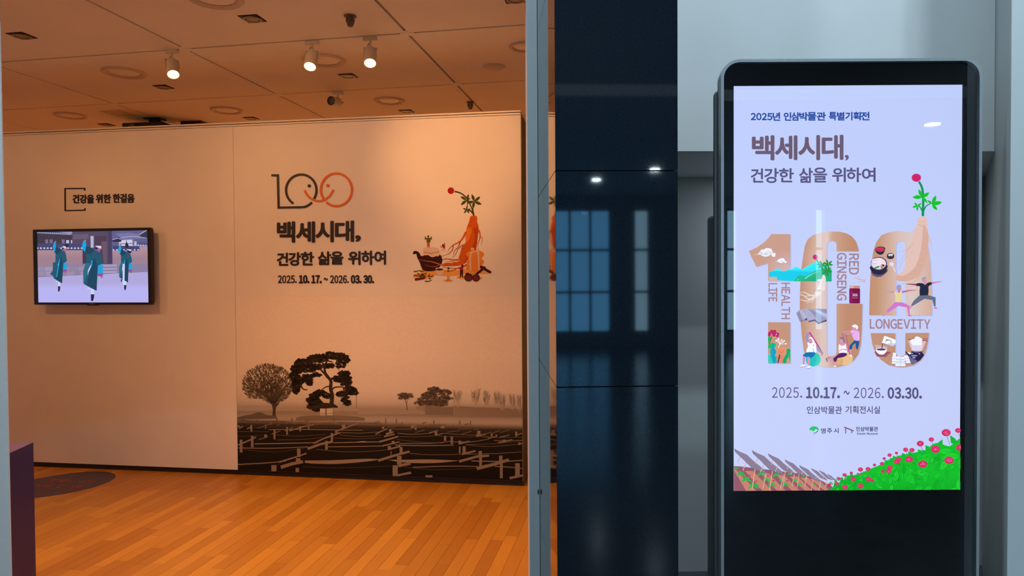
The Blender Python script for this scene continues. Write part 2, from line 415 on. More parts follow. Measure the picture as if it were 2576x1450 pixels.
# ceiling of the hall: big panels with dark shadow gaps
ceil = struct(prism('ceiling', room_poly, CEIL+.03, CEIL+.09, M_GAP))
CU_, CV_ = [-1.40+1.53*k for k in range(-5, 2)], [4.14+1.18*k for k in range(-4, 6)]
CU_ = [U0]+[a for a in CU_ if U0 < a < U1]+[U1]; CV_ = [a for a in CV_ if a < V1]+[V1]
for a, b in zip(CU_, CU_[1:]):
    for c, d in zip(CV_, CV_[1:]):
        gg = .009; P = clipY([uv(a+gg, c+gg), uv(b-gg, c+gg), uv(b-gg, d-gg), uv(a+gg, d-gg)], DOOR_Y+.01)
        if len(P) > 2: prism('ceiling_panel', P, CEIL, CEIL+.03, M_CEIL, ceil)
for a in CU_[1:-1]:
    for c in CV_:
        p = uv(a, c)
        if p[1] > DOOR_Y+.1: 
            o = box('joint_cover', -.045, .045, -.012, .012, CEIL-.002, CEIL+.004, M_CEIL, ceil); o.location = (p[0], p[1], 0); o.rotation_euler = (0, 0, ROOM_RZ)
            o = box('joint_cover', -.012, .012, -.045, .045, CEIL-.002, CEIL+.004, M_CEIL, ceil); o.location = (p[0], p[1], .0004); o.rotation_euler = (0, 0, ROOM_RZ)
# hall walls
def wall_uv(name, u0, v0, u1, v1, th, z0, z1, m):
    a = Vector(uv(u0, v0)); b = Vector(uv(u1, v1)); d = (b-a).normalized(); n = Vector((-d.y, d.x))*th
    return struct(prism(name, [a, b, b+n, a+n], z0, z1, m))
wall_uv('wall_back', U0-.1, V1+.002, U1+.1, V1+.002, .1, -.06, CEIL+.09, M_ROOMW)
p0 = to_uv((0, DOOR_Y)); 
wall_uv('wall_right', U1+.002, 2.93, U1+.002, V1, -.08, -.06, CEIL+.09, M_ROOMW)
wall_uv('wall_left', U0-.002, .98, U0-.002, V1, .1, -.06, CEIL+.09, M_ROOMW)

# ------------------------------------------------------------------ lobby and facade
PXL = .5*(atY(1393, 0, 1.915).x+atY(1404, 1450, 1.915).x); PXR = .5*(atY(1702, 0, 1.915).x+atY(1709, 1450, 1.915).x)
JL = .5*(atY(10, 0, 2.65).x+atY(22, 1450, 2.65).x)
NW = atY(2540, 725, 1.92).x                                        # where the right facade wall ends
BK_Z = .5*(atY(1750, 383, 2.6).z+atY(2490, 378, 2.6).z); BK_X = atY(2502, 380, 2.6).x
rv = (BK_X-NW)/(2.6-1.92); NB = BK_X+rv*.7
struct(box('floor_lobby', -7, 8, LOB_Y, DOOR_Y, -.06, -.001, M_LOBF))
struct(box('floor_recess', PXR, NB+.1, DOOR_Y+.001, 3.7, -.06, -.001, M_LOBF))
struct(box('ceiling_lobby', -7, 8, LOB_Y, FASCIA_Y, LOB_H, LOB_H+.1, M_LOBC))
struct(box('ceiling_raised', -7, 8, FASCIA_Y-.1, 3.7, LOB_T, LOB_T+.1, M_LOBC))  # unseen; raised so that its lamps reach the bulkhead from above
struct(box('wall_added_fascia', -7, 8, FASCIA_Y-.1, FASCIA_Y, LOB_H+.1, LOB_T, M_FASCIA))  # unseen face made up with the raised ceiling, dark to quiet reflections
struct(box('wall_lobby_right', 8, 8.1, LOB_Y, 3.7, -.06, LOB_T+.1, M_LOBW))
struct(box('wall_facade_left', -7, JL-.11, 1.95, DOOR_Y-.002, -.001, LOB_T, M_WHITE))
struct(box('wall_lintel', JL-.11, PXL, 2.45, DOOR_Y-.002, 2.62, LOB_T, M_WHITE))
struct(prism('wall_facade_right', [(NW, 1.92), (8, 1.92), (8, 1.94), (NW+rv*.02, 1.94)], -.001, LOB_T, M_WHITE))
struct(prism('wall_reveal', [(NW+rv*.0205, 1.9405), (NW+.09, 1.9405), (NB+.12, 3.30), (NB, 3.30)], -.001, LOB_T, M_REVEAL))
struct(prism('wall_bulkhead', [(PXR+.002, 2.6), (BK_X-.001, 2.6), (BK_X+rv*.7-.001, 3.299), (PXR+.002, 3.299)], BK_Z, LOB_T, M_WHITE))
struct(box('wall_recess_back', PXR+.002, NB+.2, 3.30, 3.7, -.001, LOB_T, M_GREYW))
struct(box('wall_recess_side', PXR-.02, PXR+.001, 2.93, 3.30, -.001, LOB_T, M_GREYW))
# rear wall of the lobby with its windows
xs = -7.0; n = 0
segs = []
for a, b in LOBBY_WIN: segs.append((xs, a)); xs = b
segs.append((xs, 8.0))
rear = struct(box('wall_rear', -7, 8, LOB_Y-.2, LOB_Y, WIN_Z[1], LOB_H+.1, M_LOBW))
box('sill_wall', -7, 8, LOB_Y-.2, LOB_Y, -.06, WIN_Z[0], M_LOBW, rear)
for a, b in segs: box('pier', a, b, LOB_Y-.2, LOB_Y, WIN_Z[0], WIN_Z[1], M_LOBW, rear)
for i, (a, b) in enumerate(LOBBY_WIN):
    w = struct(slab('window_%d' % (i+1), [(a, WIN_Z[0]), (b, WIN_Z[0]), (b, WIN_Z[1]), (a, WIN_Z[1])], LOB_Y-.12, LOB_Y-.06, M_MULL, hole=[(a+.04, WIN_Z[0]+.04), (b-.04, WIN_Z[0]+.04), (b-.04, WIN_Z[1]-.04), (a+.04, WIN_Z[1]-.04)]))
    for z in (1.05, 1.9): box('transom', a+.04, b-.04, LOB_Y-.11, LOB_Y-.07, z, z+.05, M_MULL, w)
    if b-a > 1:
        for k in range(1, 3): x = a+(b-a)*k/3; box('mullion', x-.025, x+.025, LOB_Y-.11, LOB_Y-.07, WIN_Z[0]+.04, WIN_Z[1]-.04, M_MULL, w)
    box('pane', a+.04, b-.04, LOB_Y-.092, LOB_Y-.088, WIN_Z[0]+.04, WIN_Z[1]-.04, M_WINGL, w)

lw = struct(box('wall_lobby_left', LOB_X-.2, LOB_X, LOB_Y-.2, DOOR_Y, WIN_Z[1], LOB_T+.1, M_LOBW))
box('sill_wall', LOB_X-.2, LOB_X, LOB_Y-.2, DOOR_Y, -.06, WIN_Z[0], M_LOBW, lw)
ys = LOB_Y-.2
for a, b in ADDED_SIDE_WIN+[(DOOR_Y, 0)]:
    box('pier', LOB_X-.2, LOB_X, ys, a, WIN_Z[0], WIN_Z[1], M_LOBW, lw); ys = b
for i, (a, b) in enumerate(ADDED_SIDE_WIN):  # unseen openings put in to throw light on the facade
    w = struct(box('window_%d' % (i+7), LOB_X-.12, LOB_X-.06, a, b, WIN_Z[0], WIN_Z[0]+.04, M_MULL))
    box('head', LOB_X-.12, LOB_X-.06, a, b, WIN_Z[1]-.04, WIN_Z[1], M_MULL, w)
    for k in range(4): y = a+.02+(b-a-.04)*k/3; box('mullion', LOB_X-.11, LOB_X-.07, y-.02, y+.02, WIN_Z[0]+.04, WIN_Z[1]-.04, M_MULL, w)
    box('pane', LOB_X-.092, LOB_X-.088, a+.04, b-.04, WIN_Z[0]+.04, WIN_Z[1]-.04, M_WINGL, w)
# door jambs
JY = 2.56
JR = .5*(atY(1325, 0, JY).x+atY(1332, 1450, JY).x)
jr = struct(box('trim_1', JR, PXL-.0005, JY, JY+.09, -.001, 2.62, M_JAMB, bevel=.0012))
p = atY(1356.5, 1238, JY); o = link('screw_hole', lathe_me([(0, 0), (.006, 0), (.006, .002), (0, .002)], 12), M_SCREW, jr); o.location = (PXL-.006, JY-.0006, p.z); o.rotation_euler = (R(90), 0, 0); o.scale = (.45, 1.6, .4)
struct(box('trim_2', JL-.11, JL, 2.642, 2.65, -.001, 2.62, M_JAMB, bevel=.0012))

# granite pillar: slabs over a core
PZ = [-.001]+[.5*(atY(1400, y, 1.915).z) * 2 for y in (1520, 975, 430, -115, -660, -1205, -1750)]+[LOB_T]
pil = thing('granite_pillar', 'dark polished granite pillar beside the doorway, between pale door jamb and screen kiosk', 'pillar', ((PXL+PXR)/2, 1.915, 0))
hw = (PXR-PXL)/2
box('core', -hw+.02, hw-.004, .02, 1.0, 0, LOB_T-.001, M_CORE, pil)
for a, b in zip(PZ, PZ[1:]):
    a += .0011; b -= .0011
    box('front_slab', -hw, hw, 0, .0198, a, b, M_GRAN, pil, bevel=.0008)
    box('side_slab', -hw, -hw+.0198, .0203, 1.0, a, b, M_GRAN, pil, bevel=.0006)

M_HOUS = mat('pale_grey_housing', (.55, .56, .56), .4, noise=(60, .04))
# lobby downlights (some low ones seen as reflections in granite and glass)
def lobby_lamp(x, y, label, z=LOB_H, watt=LOBBY_W):
    t = thing('recessed_downlight', label, 'ceiling light', (x, y, z), 0, 'round downlights in the lobby ceiling')
    link('trim_ring', lathe_me([(.075, .0), (.098, 0), (.098, -.006), (.075, -.004), (.075, 0)], 28), M_LAMPW, t)
    link('lamp_disc', lathe_me([(0, -.002), (.074, -.002)], 28), M_LOBLAMP, t)
    L = bpy.data.lights.new('downlight_beam', 'AREA'); L.shape = 'DISK'; L.size = .14; L.energy = watt; L.color = (.70, .89, 1); L.spread = R(180)
    lo = bpy.data.objects.new('downlight_beam', L); COL.objects.link(lo); lo.parent = t; lo.location = (0, 0, -.012)
for x, y in ((1.8, -7.5), (2.5, -6.4), (4.3, -3.3), (-2.6, -3.4)):
    lobby_lamp(x, y, 'round white downlight set flush in the lobby ceiling')
for x, y in ((-1.9, .85), (-.6, .85), (.45, .85), (1.2, .85), (1.2, .1)):  # unseen lamps added to brighten bulkhead and facade
    lobby_lamp(x, y, 'unseen round downlight added in the high ceiling to light the facade', LOB_T, HIGH_W)

lobby_lamp(1.42, 2.98, 'unseen round downlight added under the soffit to light the recess', BK_Z, 1.6)  # lamp added out of view to brighten the back of the recess

# ------------------------------------------------------------------ partitions with prints
WRZ = R(-10.7); WF = Frame((-1.80, 5.07, 0), WRZ)
SEAM = .5*(WF.px(587, 330).x+WF.px(597, 1175).x); REND = .5*(WF.px(1308, 300).x+WF.px(1318, 1200).x)
LEND = WF.px(12, 340).x-1.4; ZT = .5*(WF.px(586, 318).z+WF.px(1308, 289).z); ZB = WF.px(596, 1183).z
PTH = .24
def partition(name, x0, x1, label):
    t = thing(name, label, 'partition', tuple(WF.M @ Vector((x0, 0, 0))), WRZ)
    w = x1-x0
    box('board', .001, w-.001, 0, PTH, ZB, ZT-.001, M_PANEL, t, bevel=.0015)
    box('base', .002, w-.002, .012, PTH-.012, 0, ZB-.0005, M_BASE, t)
    box('top_rail', 0, w, -.010, PTH+.010, ZT, ZT+.012, M_RAIL, t, bevel=.002)
    box('top_rail', 0, w, -.004, PTH+.004, ZT+.018, ZT+.030, M_RAIL, t, bevel=.002)
    box('rail_core', .004, w-.004, .004, PTH-.004, ZT+.012, ZT+.018, M_BASE, t)
    return t
pl = partition('display_partition', LEND, SEAM, 'plain white partition carrying the television and a small bracketed heading')
pr = partition('display_partition', SEAM, REND, 'white partition with looping 100 emblem, ginseng drawing and sepia field photograph')
box('end_board', REND-SEAM-.0008, REND-SEAM+.004, .002, PTH-.002, .0, ZT-.002, M_ENDF, pr)
class WFr:      # wall plane seen from a partition's own origin
    def __init__(s, x0): s.x0 = x0
    def px(s, x, y, off=0.0):
        p = WF.px(x, y, off); return Vector((p.x-s.x0, p.y, p.z))
FL, FR = WFr(LEND), WFr(SEAM)

# heading on the left partition
K = S(255, 255, 255)
a = Art(FL, -.0005).zoom(150, 460, 12.88)
a.line([(820, 255), (820, 185), (182, 192), (188, 905), (825, 890), (825, 825)], 38, K)
a.build('heading_bracket', M_LETTER, pl, .004)
a = Art(FL, -.0005); v = [glyph(w) for w in ('건강을', '위한', '한걸음')]
for w, x0, y0, x1, y1 in (('건강을', 184, 490.5, 236, 511.5), ('위한', 242.5, 489.5, 278.5, 511), ('한걸음', 285, 488.5, 337.5, 510)):
    a.text(w, (x0, y0, x1, y1), K, .9)
a.build('heading_lettering', M_LETTER, pl, .003)

# emblem and title on the right partition
def arc(cx, cy, rx, ry, a0, a1, n=40): return [(cx+rx*math.cos(R(a0+(a1-a0)*i/n)), cy+ry*math.sin(R(a0+(a1-a0)*i/n))) for i in range(n+1)]
a = Art(FR, -.0005).zoom(670, 420, 11.2)
a.line([(150, 240), (330, 240), (352, 1150), (1000, 1138)], 58, K)
a.line([(990, 1138)]+smooth_pts([(1000, 1138), (1110, 1122), (1200, 1075), (1290, 1003)], 5), 58, K)
a.line(arc(990, 660, 428, 442, 122, 393), 60, K, layer=False); a.ell(1215, 540, 48, 46, K)
a.build('emblem_line', M_LETTER, pr, .006)
a = Art(FR, -.0005).zoom(670, 420, 11.2)
a.line(arc(1980, 648, 436, 462, 141, 491-0.0, 60), 62, K)
a.line(smooth_pts([(1085, 668), (1160, 800), (1290, 915), (1480, 968), (1650, 925), (1800, 810), (1897, 645)], 7), 58, K); a.ell(1735, 528, 48, 46, K)
a.build('emblem_ring', M_ORANGE, pr, .006)
a = Art(FR, -.0005)
for w, b in (('백', (699, 559, 741, 609)), ('세', (747, 559, 791, 609)), ('시', (796, 558, 838, 608)), ('대', (845, 557, 889, 607)), (',', (896, 594, 906, 607))): a.text(w, b, K, 1.9)
a.build('title_lettering', M_LETTER, pr, .005)
a = Art(FR, -.0005)
for w, b in (('건', (698, 637, 724, 668)), ('강', (727, 636, 756, 668)), ('한', (758, 635, 789, 667)), ('삶', (801, 634, 832, 666)), ('을', (833, 634, 863, 665)), ('위', (877, 633, 906, 666)), ('하', (910, 632, 940, 666)), ('여', (943, 632, 970, 665))): a.text(w, b, K, 1.15)
a.build('subtitle_lettering', M_LETTER, pr, .004)
a = Art(FR, -.0005); v = [(2.0, '')]
a.latin([('2025.', .55), (' ', 0), ('10.', 1.3), (' ', 0), ('17.', 1.3), (' ', 0), ('~', .7), (' ', 0), ('2026.', .55), (' ', 0), ('03.', 1.3), (' ', 0), ('30.', 1.3)], (700, 693.5, 940, 712.5), K, gap=.10, space=.26)
a.build('date_lettering', M_LETTER, pr, .003)

# the illustration beside the title (print)
a = Art(FR, -.0008, 1.2e-5).zoom(1020, 460, 5.575)
OR, ORD, ORL = (.62, .12, .006, 1), (.36, .045, .004, 1), (.80, .22, .02, 1)
GRN, GRD, DRK, RED = (.055, .085, .012, 1), (.035, .05, .01, 1), (.045, .006, .006, 1), (.42, .008, .012, 1)
YEL = (.85, .42, .10, 1); PNK = (.75, .62, .55, 1)
for e in ((330, 1240, 130, 45), (600, 1265, 260, 45), (960, 1240, 240, 35), (1110, 1255, 105, 28), (600, 1375, 68, 18), (790, 1330, 70, 22), (250, 1310, 150, 45), (1000, 1340, 80, 25)): a.ell(*e, YEL)
# stem, leaves and berry
a.curve([(690, 122), (770, 145), (840, 195), (880, 250), (930, 360), (960, 465)], 20, GRD, 14)
a.curve([(965, 280), (945, 370), (962, 460)], 16, GRD); a.curve([(860, 380), (920, 400), (965, 465)], 20, GRD); a.curve([(860, 240), (870, 300), (860, 370)], 12, GRD)
def leaf(a, cx, cy, ang, L, w, c):
    r = R(ang); P = []
    for t, q in ((0, 0), (.25, .75), (.5, 1), (.75, .7), (1, 0), (.75, -.55), (.5, -.8), (.25, -.6)):
        x, y = L*t, w*q/2; P.append((cx+x*math.cos(r)-y*math.sin(r), cy+x*math.sin(r)+y*math.cos(r)))
    a.poly(P, c)
for cx, cy, Ls in ((860, 245, ((210, 105), (285, 90), (140, 110), (330, 60), (30, 70))), (965, 262, ((250, 110), (320, 110), (22, 115), (100, 105), (165, 105))), (862, 380, ((200, 62), (265, 55), (130, 66), (55, 60), (345, 55)))):
    for an, L in Ls: leaf(a, cx, cy, an, L, L*.42, GRN if an % 2 else GRN)
for i in range(10): a.ell(637+36*math.cos(i*.628), 112+36*math.sin(i*.628), 13, 13, RED, layer=(i == 0))
a.ell(637, 112, 40, 40, RED)
# root body
body = closed([(915, 470), (960, 458), (998, 470), (1008, 510), (1005, 550), (1022, 600), (1025, 680), (1012, 780), (1000, 880), (980, 960), (930, 1040), (880, 1090), (820, 1140), (740, 1165), (650, 1170), (560, 1172), (500, 1160), (560, 1125), (650, 1125), (720, 1110), (775, 1085), (745, 1060), (770, 980), (790, 900), (840, 840), (843, 760), (850, 680), (870, 600), (890, 550), (900, 510)], 4)
a.poly(body, OR)
a.poly(closed([(960, 640), (1022, 640), (1012, 780), (1000, 880), (980, 960), (930, 1040), (880, 1090), (820, 1140), (840, 1080), (900, 1000), (950, 880), (975, 760)], 4), (.46, .07, .005, 1))
a.poly(closed([(870, 640), (930, 640), (915, 720), (890, 800), (850, 830), (843, 760)], 4), ORL)
for x, y, l in ((905, 510, 60), (895, 545, 80), (880, 600, 60), (920, 650, 60), (960, 690, 60), (950, 760, 65), (930, 860, 60), (940, 890, 60), (790, 920, 50), (900, 960, 60), (830, 1030, 60), (720, 1135, 8), (690, 1140, 8)): a.line([(x, y), (x+l*.5, y+7), (x+l, y+3)], 6, ORD, 2)
for P, w in (([(850, 690), (820, 750), (770, 820), (680, 870), (620, 920), (585, 985)], 34), ([(770, 820), (740, 900), (685, 960), (675, 1020)], 16), ([(670, 870), (660, 940), (600, 1000), (480, 1040)], 14), ([(810, 865), (740, 930), (700, 1010), (655, 1050)], 12), ([(1025, 660), (1045, 720), (1040, 790), (1015, 860), (1020, 910)], 24), ([(1045, 750), (1080, 790), (1060, 880)], 10), ([(780, 1075), (680, 1085), (580, 1068), (520, 1080), (490, 1112)], 26), ([(560, 1165), (450, 1140), (390, 1110), (270, 1095), (170, 1075)], 26), ([(480, 1150), (420, 1180), (330, 1150), (230, 1140)], 10), ([(440, 1170), (400, 1180), (300, 1160)], 8), ([(860, 1150), (760, 1200), (600, 1195), (500, 1185)], 20), ([(720, 1200), (660, 1235), (540, 1250)], 16), ([(700, 1120), (640, 1105), (560, 1110)], 10)): a.curve(P, w, ORD if w < 20 else OR, 3)
# teapot and jar
a.k += 2
a.poly(closed([(105, 985), (120, 960), (160, 960), (195, 985), (225, 1030), (300, 1010), (380, 1045), (480, 1010), (512, 1060), (515, 1110), (480, 1180), (410, 1235), (270, 1238), (225, 1190), (200, 1120), (165, 1050), (150, 1000), (115, 1005)], 4), DRK)
a.poly(closed([(250, 930), (300, 910), (420, 910), (470, 935), (478, 990), (490, 1000), (450, 1035), (420, 1015), (380, 1038), (320, 1010), (290, 1020), (240, 1005), (250, 980)], 4), PNK)
a.line([(250, 972), (360, 992), (478, 968)], 8, (.5, .12, .02, 1))
for P, w in (([(520, 1160), (390, 1115), (270, 1095), (170, 1075)], 16), ([(470, 1160), (380, 1180), (270, 1150)], 7)): a.curve(P, w, (.58, .22, .12, 1), 3)
# small figures on the jar and the ground
a.poly([(300, 835), (340, 835), (342, 905), (325, 905), (321, 860), (317, 905), (302, 905)], (.55, .13, .01, 1)); a.poly([(288, 772), (355, 772), (350, 835), (298, 835)], (.10, .13, .02, 1))
a.line([(290, 785), (276, 790), (278, 755)], 14, (.10, .13, .02, 1)); a.line([(352, 785), (364, 790), (362, 755)], 14, (.10, .13, .02, 1)); a.ell(320, 758, 12, 13, (.5, .25, .15, 1)); a.ell(320, 750, 14, 11, DRK)
a.line([(310, 905), (310, 918)], 8, YEL); a.line([(333, 905), (333, 918)], 8, YEL)
a.poly([(520, 890), (552, 862), (556, 925), (530, 920)], RED); a.line([(525, 902), (485, 897)], 9, RED); a.line([(548, 880), (548, 842)], 10, RED); a.ell(524, 876, 13, 14, DRK); a.ell(527, 940, 30, 18, PNK)
a.poly(closed([(425, 1200), (460, 1195), (530, 1205), (525, 1280), (500, 1298), (460, 1295), (437, 1270)], 4), PNK); a.ell(478, 1218, 50, 14, DRK)
a.poly([(580, 1190), (625, 1190), (612, 1215), (595, 1215)], DRK); a.poly([(585, 1225), (615, 1225), (625, 1320), (578, 1320)], YEL); a.ell(600, 1240, 14, 12, GRN); a.line([(592, 1320), (590, 1372), (574, 1380)], 7, (.3, .1, .04, 1)); a.line([(610, 1320), (612, 1372), (628, 1380)], 7, (.3, .1, .04, 1))
a.poly([(765, 1180), (805, 1175), (810, 1225), (765, 1230)], RED); a.line([(800, 1190), (840, 1165), (865, 1145)], 12, RED); a.line([(770, 1190), (745, 1195), (765, 1212)], 11, RED); a.ell(798, 1163, 16, 14, DRK)
a.poly([(765, 1228), (808, 1225), (805, 1320), (790, 1320), (788, 1260), (780, 1320), (765, 1320)], DRK); a.line([(770, 1320), (755, 1330)], 9, DRK); a.line([(797, 1320), (815, 1326)], 9, DRK)
# stacked bundle with ribbon, roots, chillies
for y in (1005, 1110, 1190):
    a.ell(975, y, 126, 58, (.75, .24, .03, 1)); a.ell(975, y-6, 112, 46, (.82, .30, .05, 1))
a.poly([(880, 1000), (1070, 1000), (1070, 1190), (1030, 1230), (915, 1235), (875, 1190)], (.80, .27, .04, 1))
for x in (912, 1030): a.curve([(x+(10 if x < 970 else -12), 970), (x-4, 1060), (x+2, 1235)], 20, PNK)
a.curve([(912, 1000), (940, 975), (990, 960), (1040, 1000)], 14, PNK); a.ell(940, 930, 24, 20, PNK); a.ell(1015, 940, 22, 26, PNK); a.ell(938, 932, 12, 10, YEL)
a.line([(1060, 1180), (1185, 1255)], 36, DRK, cap=True); a.line([(1110, 1190), (1000, 1280)], 34, (.07, .008, .01, 1), cap=True)
a.ell(885, 1330, 62, 56, (.10, .015, .012, 1)); a.ell(990, 1335, 54, 54, (.10, .015, .012, 1)); a.poly([(840, 1270), (885, 1262), (900, 1300), (850, 1320)], DRK)
a.ell(885, 1335, 44, 36, (.16, .03, .02, 1)); a.ell(990, 1338, 38, 38, (.16, .03, .02, 1)); a.line([(905, 1270), (940, 1290), (975, 1265)], 10, (.5, .2, .1, 1))
for P in ([(115, 1245), (155, 1245), (190, 1228)], [(195, 1235), (225, 1245), (265, 1245)], [(170, 1265), (190, 1290), (240, 1300)], [(120, 1300), (170, 1305), (220, 1325)], [(220, 1285), (265, 1280), (298, 1262)], [(200, 1310), (260, 1310), (295, 1290)], [(315, 1310), (330, 1300), (340, 1280)], [(320, 1315), (365, 1315), (400, 1295)], [(272, 1382), (320, 1385), (370, 1365)], [(230, 1275), (270, 1320), (290, 1320)]): a.curve(P, 15, GRD, 8)
a.line([(145, 1358), (258, 1338)], 34, (.16, .012, .012, 1), cap=True); a.ell(342, 1348, 14, 9, GRD)
a.build('ginseng_illustration', M_PRINT, pr)

# ------------------------------------------------------------------ sepia field photograph printed on the lower sheet
WALLC = G(.79, .012)
bx0, bx1 = FR.px(600, 900).x*0+.002, REND-SEAM-.002
zT = WF.px(950, 746).z; zBt = ZB+.001
def zpix(z):   # photo row of a height at the middle of the sheet
    lo_, hi_ = 700, 1260
    for _ in range(40):
        m_ = (lo_+hi_)/2
        if WF.px(950, m_).z > z: lo_ = m_
        else: hi_ = m_
    return lo_
a = Art(FR, -.0006, 4e-5)
rows = [(745.5, .845), (900, .82), (985, .74), (1010, .60), (1022, .46), (1030, .34), (1038, .30), (1046, .36), (1052, .40), (1056, .30), (1061, .16), (1066, .05), (1078, .016), (1215, .010)]
rows2 = [(745.5, .845), (900, .82), (985, .75), (1015, .60), (1028, .36), (1040, .28), (1050, .30), (1058, .42), (1066, .48), (1071, .38), (1076, .20), (1083, .05), (1100, .014), (1238, .008)]
xa, xb = 596, 1322
def edge(yl, yr, x): return yl+(yr-yl)*(x-xa)/(xb-xa)
nx = 12
for (y0, c0), (y1, c1), (q0, d0), (q1, d1) in zip(rows, rows[1:], rows2, rows2[1:]):
    for i in range(nx):
        t0, t1 = i/nx, (i+1)/nx; X0, X1 = xa+(xb-xa)*t0, xa+(xb-xa)*t1
        L_ = lambda p, q, t: p+(q-p)*t
        i0 = a._v([(X0, L_(y0, q0, t0)), (X1, L_(y0, q0, t1)), (X1, L_(y1, q1, t1)), (X0, L_(y1, q1, t0))])
        a.P.append(tuple(range(i0, i0+4))); a.C.append([G(L_(c0, d0, t0), .04), G(L_(c0, d0, t1), .04), G(L_(c1, d1, t1), .05), G(L_(c1, d1, t0), .05)])
# keep the sheet inside the board
for i, v in enumerate(a.V): v.x = min(max(v.x, bx0), bx1); v.z = max(v.z, zBt)
a.build('photograph_ground', M_PRINT, pr)
rt = random.Random(11)
def clump(a, cx, cy, rx, ry, n, sz, c, jit=.25):
    for _ in range(n):
        t = rt.random()*6.2832; r = math.sqrt(rt.random()); x = cx+rx*r*math.cos(t); y = cy+ry*r*math.sin(t); q = rt.random()*6.28
        s1 = sz*(.5+rt.random()); P = [(x+s1*math.cos(q+k*1.257)*(.6+.6*rt.random()), y+s1*.7*math.sin(q+k*1.257)*(.6+.6*rt.random())) for k in range(5)]
        v = c*(1+jit*(rt.random()*2-1)); a.poly(P, G(v, .08), layer=False)
a = Art(FR, -.0012, 1e-5).zoom(590, 870, 7.63)
# distant haze, mound and fence line
a.gpoly([(50, 1160), (400, 1150), (900, 1180), (1500, 1190), (2500, 1215), (2500, 1260), (50, 1250)], lambda x, y: G(.40, .05))
a.poly(smooth_pts([(50, 1380), (200, 1340), (330, 1320), (420, 1285), (500, 1280), (570, 1310), (640, 1335), (800, 1345)], 4)+[(800, 1400), (50, 1420)], G(.13, .06))
a.up()
# round bare tree: dense twigs
for k in range(3800):
    t = rt.random()*math.pi*2; r = math.sqrt(rt.random()); x = 640+490*r*math.cos(t); y = 745+395*r*math.sin(t)
    if y > 1010+120*math.exp(-((x-750)/190)**2): continue
    an = math.atan2(y-1130, x-755)+(rt.random()-.5)*.7; L = 30+50*rt.random(); w = 7+13*rt.random(); d = math.hypot((x-640)/490, (y-745)/395)
    core = math.exp(-(((x-740)/330)**2+((y-860)/200)**2)); c = .055+.10*(1-core)*rt.random()+.05*d
    if rt.random() < .45*(1-core): continue
    dx, dy = math.cos(an), math.sin(an); a.poly([(x-dx*L/2, y-dy*L/2), (x+dy*w/2, y-dx*w/2), (x+dx*L/2, y+dy*L/2), (x-dy*w/2, y+dx*w/2)], G(c, .10), layer=False)
a.k += 1
for x in range(150, 1100, 38):
    a.line([(755+(x-640)*.05, 1130), (740+(x-640)*.45, 900), (x+30, 640+abs(x-640)*.35)], 13, G(.06, .08), 3, layer=False)
a.k += 1; a.poly([(700, 1110), (860, 1110), (800, 1180), (785, 1260), (790, 1345), (725, 1345), (735, 1260), (725, 1170)], G(.06, .08))
# tall pine: trunk, boughs, needle pads
a.k += 1; PT = .034
a.curve([(1860, 1120), (1875, 960), (1845, 830), (1850, 690), (1800, 610), (1740, 520), (1725, 430), (1690, 330)], 80, G(PT, .1), 34)
for P, w in (([(1790, 620), (1690, 500), (1600, 430), (1400, 400)], 40), ([(1820, 780), (1740, 800), (1660, 860)], 26), ([(1720, 420), (1780, 300), (1880, 320)], 36), ([(1880, 330), (1960, 420), (2020, 490)], 14), ([(1860, 640), (1960, 600), (2080, 560)], 44), ([(1870, 850), (1930, 800), (2080, 800), (2200, 860)], 30), ([(1850, 980), (1790, 920), (1700, 890)], 40), ([(1850, 1030), (1780, 1010)], 20), ([(1300, 700), (1280, 780), (1330, 840), (1400, 850)], 34)): a.curve(P, w, G(PT, .1), w*.5)
a.k += 1
for cx, cy, rx, ry, n in ((1900, 190, 210, 70, 150), (1600, 250, 200, 75, 150), (1330, 330, 170, 80, 140), (2080, 260, 130, 80, 100), (1200, 450, 110, 90, 120), (1400, 430, 180, 80, 130), (1150, 590, 90, 90, 110), (1220, 680, 110, 80, 110), (1180, 800, 70, 130, 110), (1390, 620, 110, 70, 80), (1440, 710, 65, 60, 60), (1560, 400, 130, 60, 70), (1570, 560, 100, 35, 40), (2030, 370, 100, 60, 40), (1790, 390, 100, 45, 40), (2100, 540, 110, 50, 80), (2050, 640, 180, 70, 150), (2140, 720, 100, 60, 70), (2200, 840, 120, 55, 70), (2260, 900, 110, 45, 60), (2060, 930, 120, 45, 70), (2130, 1030, 80, 60, 40), (2170, 1110, 60, 50, 40), (1640, 910, 120, 50, 90), (1540, 980, 100, 60, 80), (1470, 1040, 90, 40, 60), (1560, 1100, 140, 80, 120), (1500, 1170, 100, 50, 70), (1580, 1215, 70, 50, 50), (1760, 960, 80, 50, 40)):
    clump(a, cx, cy, rx, ry, n, 30, .042, .6)
a.k += 1
# pavilion under the pine
a.poly([(1420, 1180), (1560, 1140), (1680, 1095), (1900, 1115), (1985, 1170), (1975, 1195), (1880, 1190), (1750, 1215), (1640, 1205), (1520, 1230)], G(.030, .1))
for x0, x1 in ((1640, 1740), (1770, 1885)): a.poly([(x0, 1210), (x1, 1210), (x1, 1365), (x0, 1365)], G(.62, .03)); a.line([(x0, 1308), (x1, 1302)], 14, G(.30, .04))
a.line([(1755, 1200), (1755, 1365)], 20, G(.2, .05)); a.line([(1892, 1190), (1892, 1360)], 12, G(.25, .05)); a.line([(2075, 1120), (2060, 1310)], 8, G(.3)); a.line([(2342, 960), (2340, 1200)], 10, G(.28))
a.poly(smooth_pts([(1180, 1380), (1400, 1345), (1900, 1340), (2300, 1360), (2500, 1390)], 4)+[(2500, 1440), (1180, 1440)], G(.20, .05))
for x in (805, 1100, 1358, 1910): a.line([(x, 1390), (x, 1450)], 16, G(.07, .05))
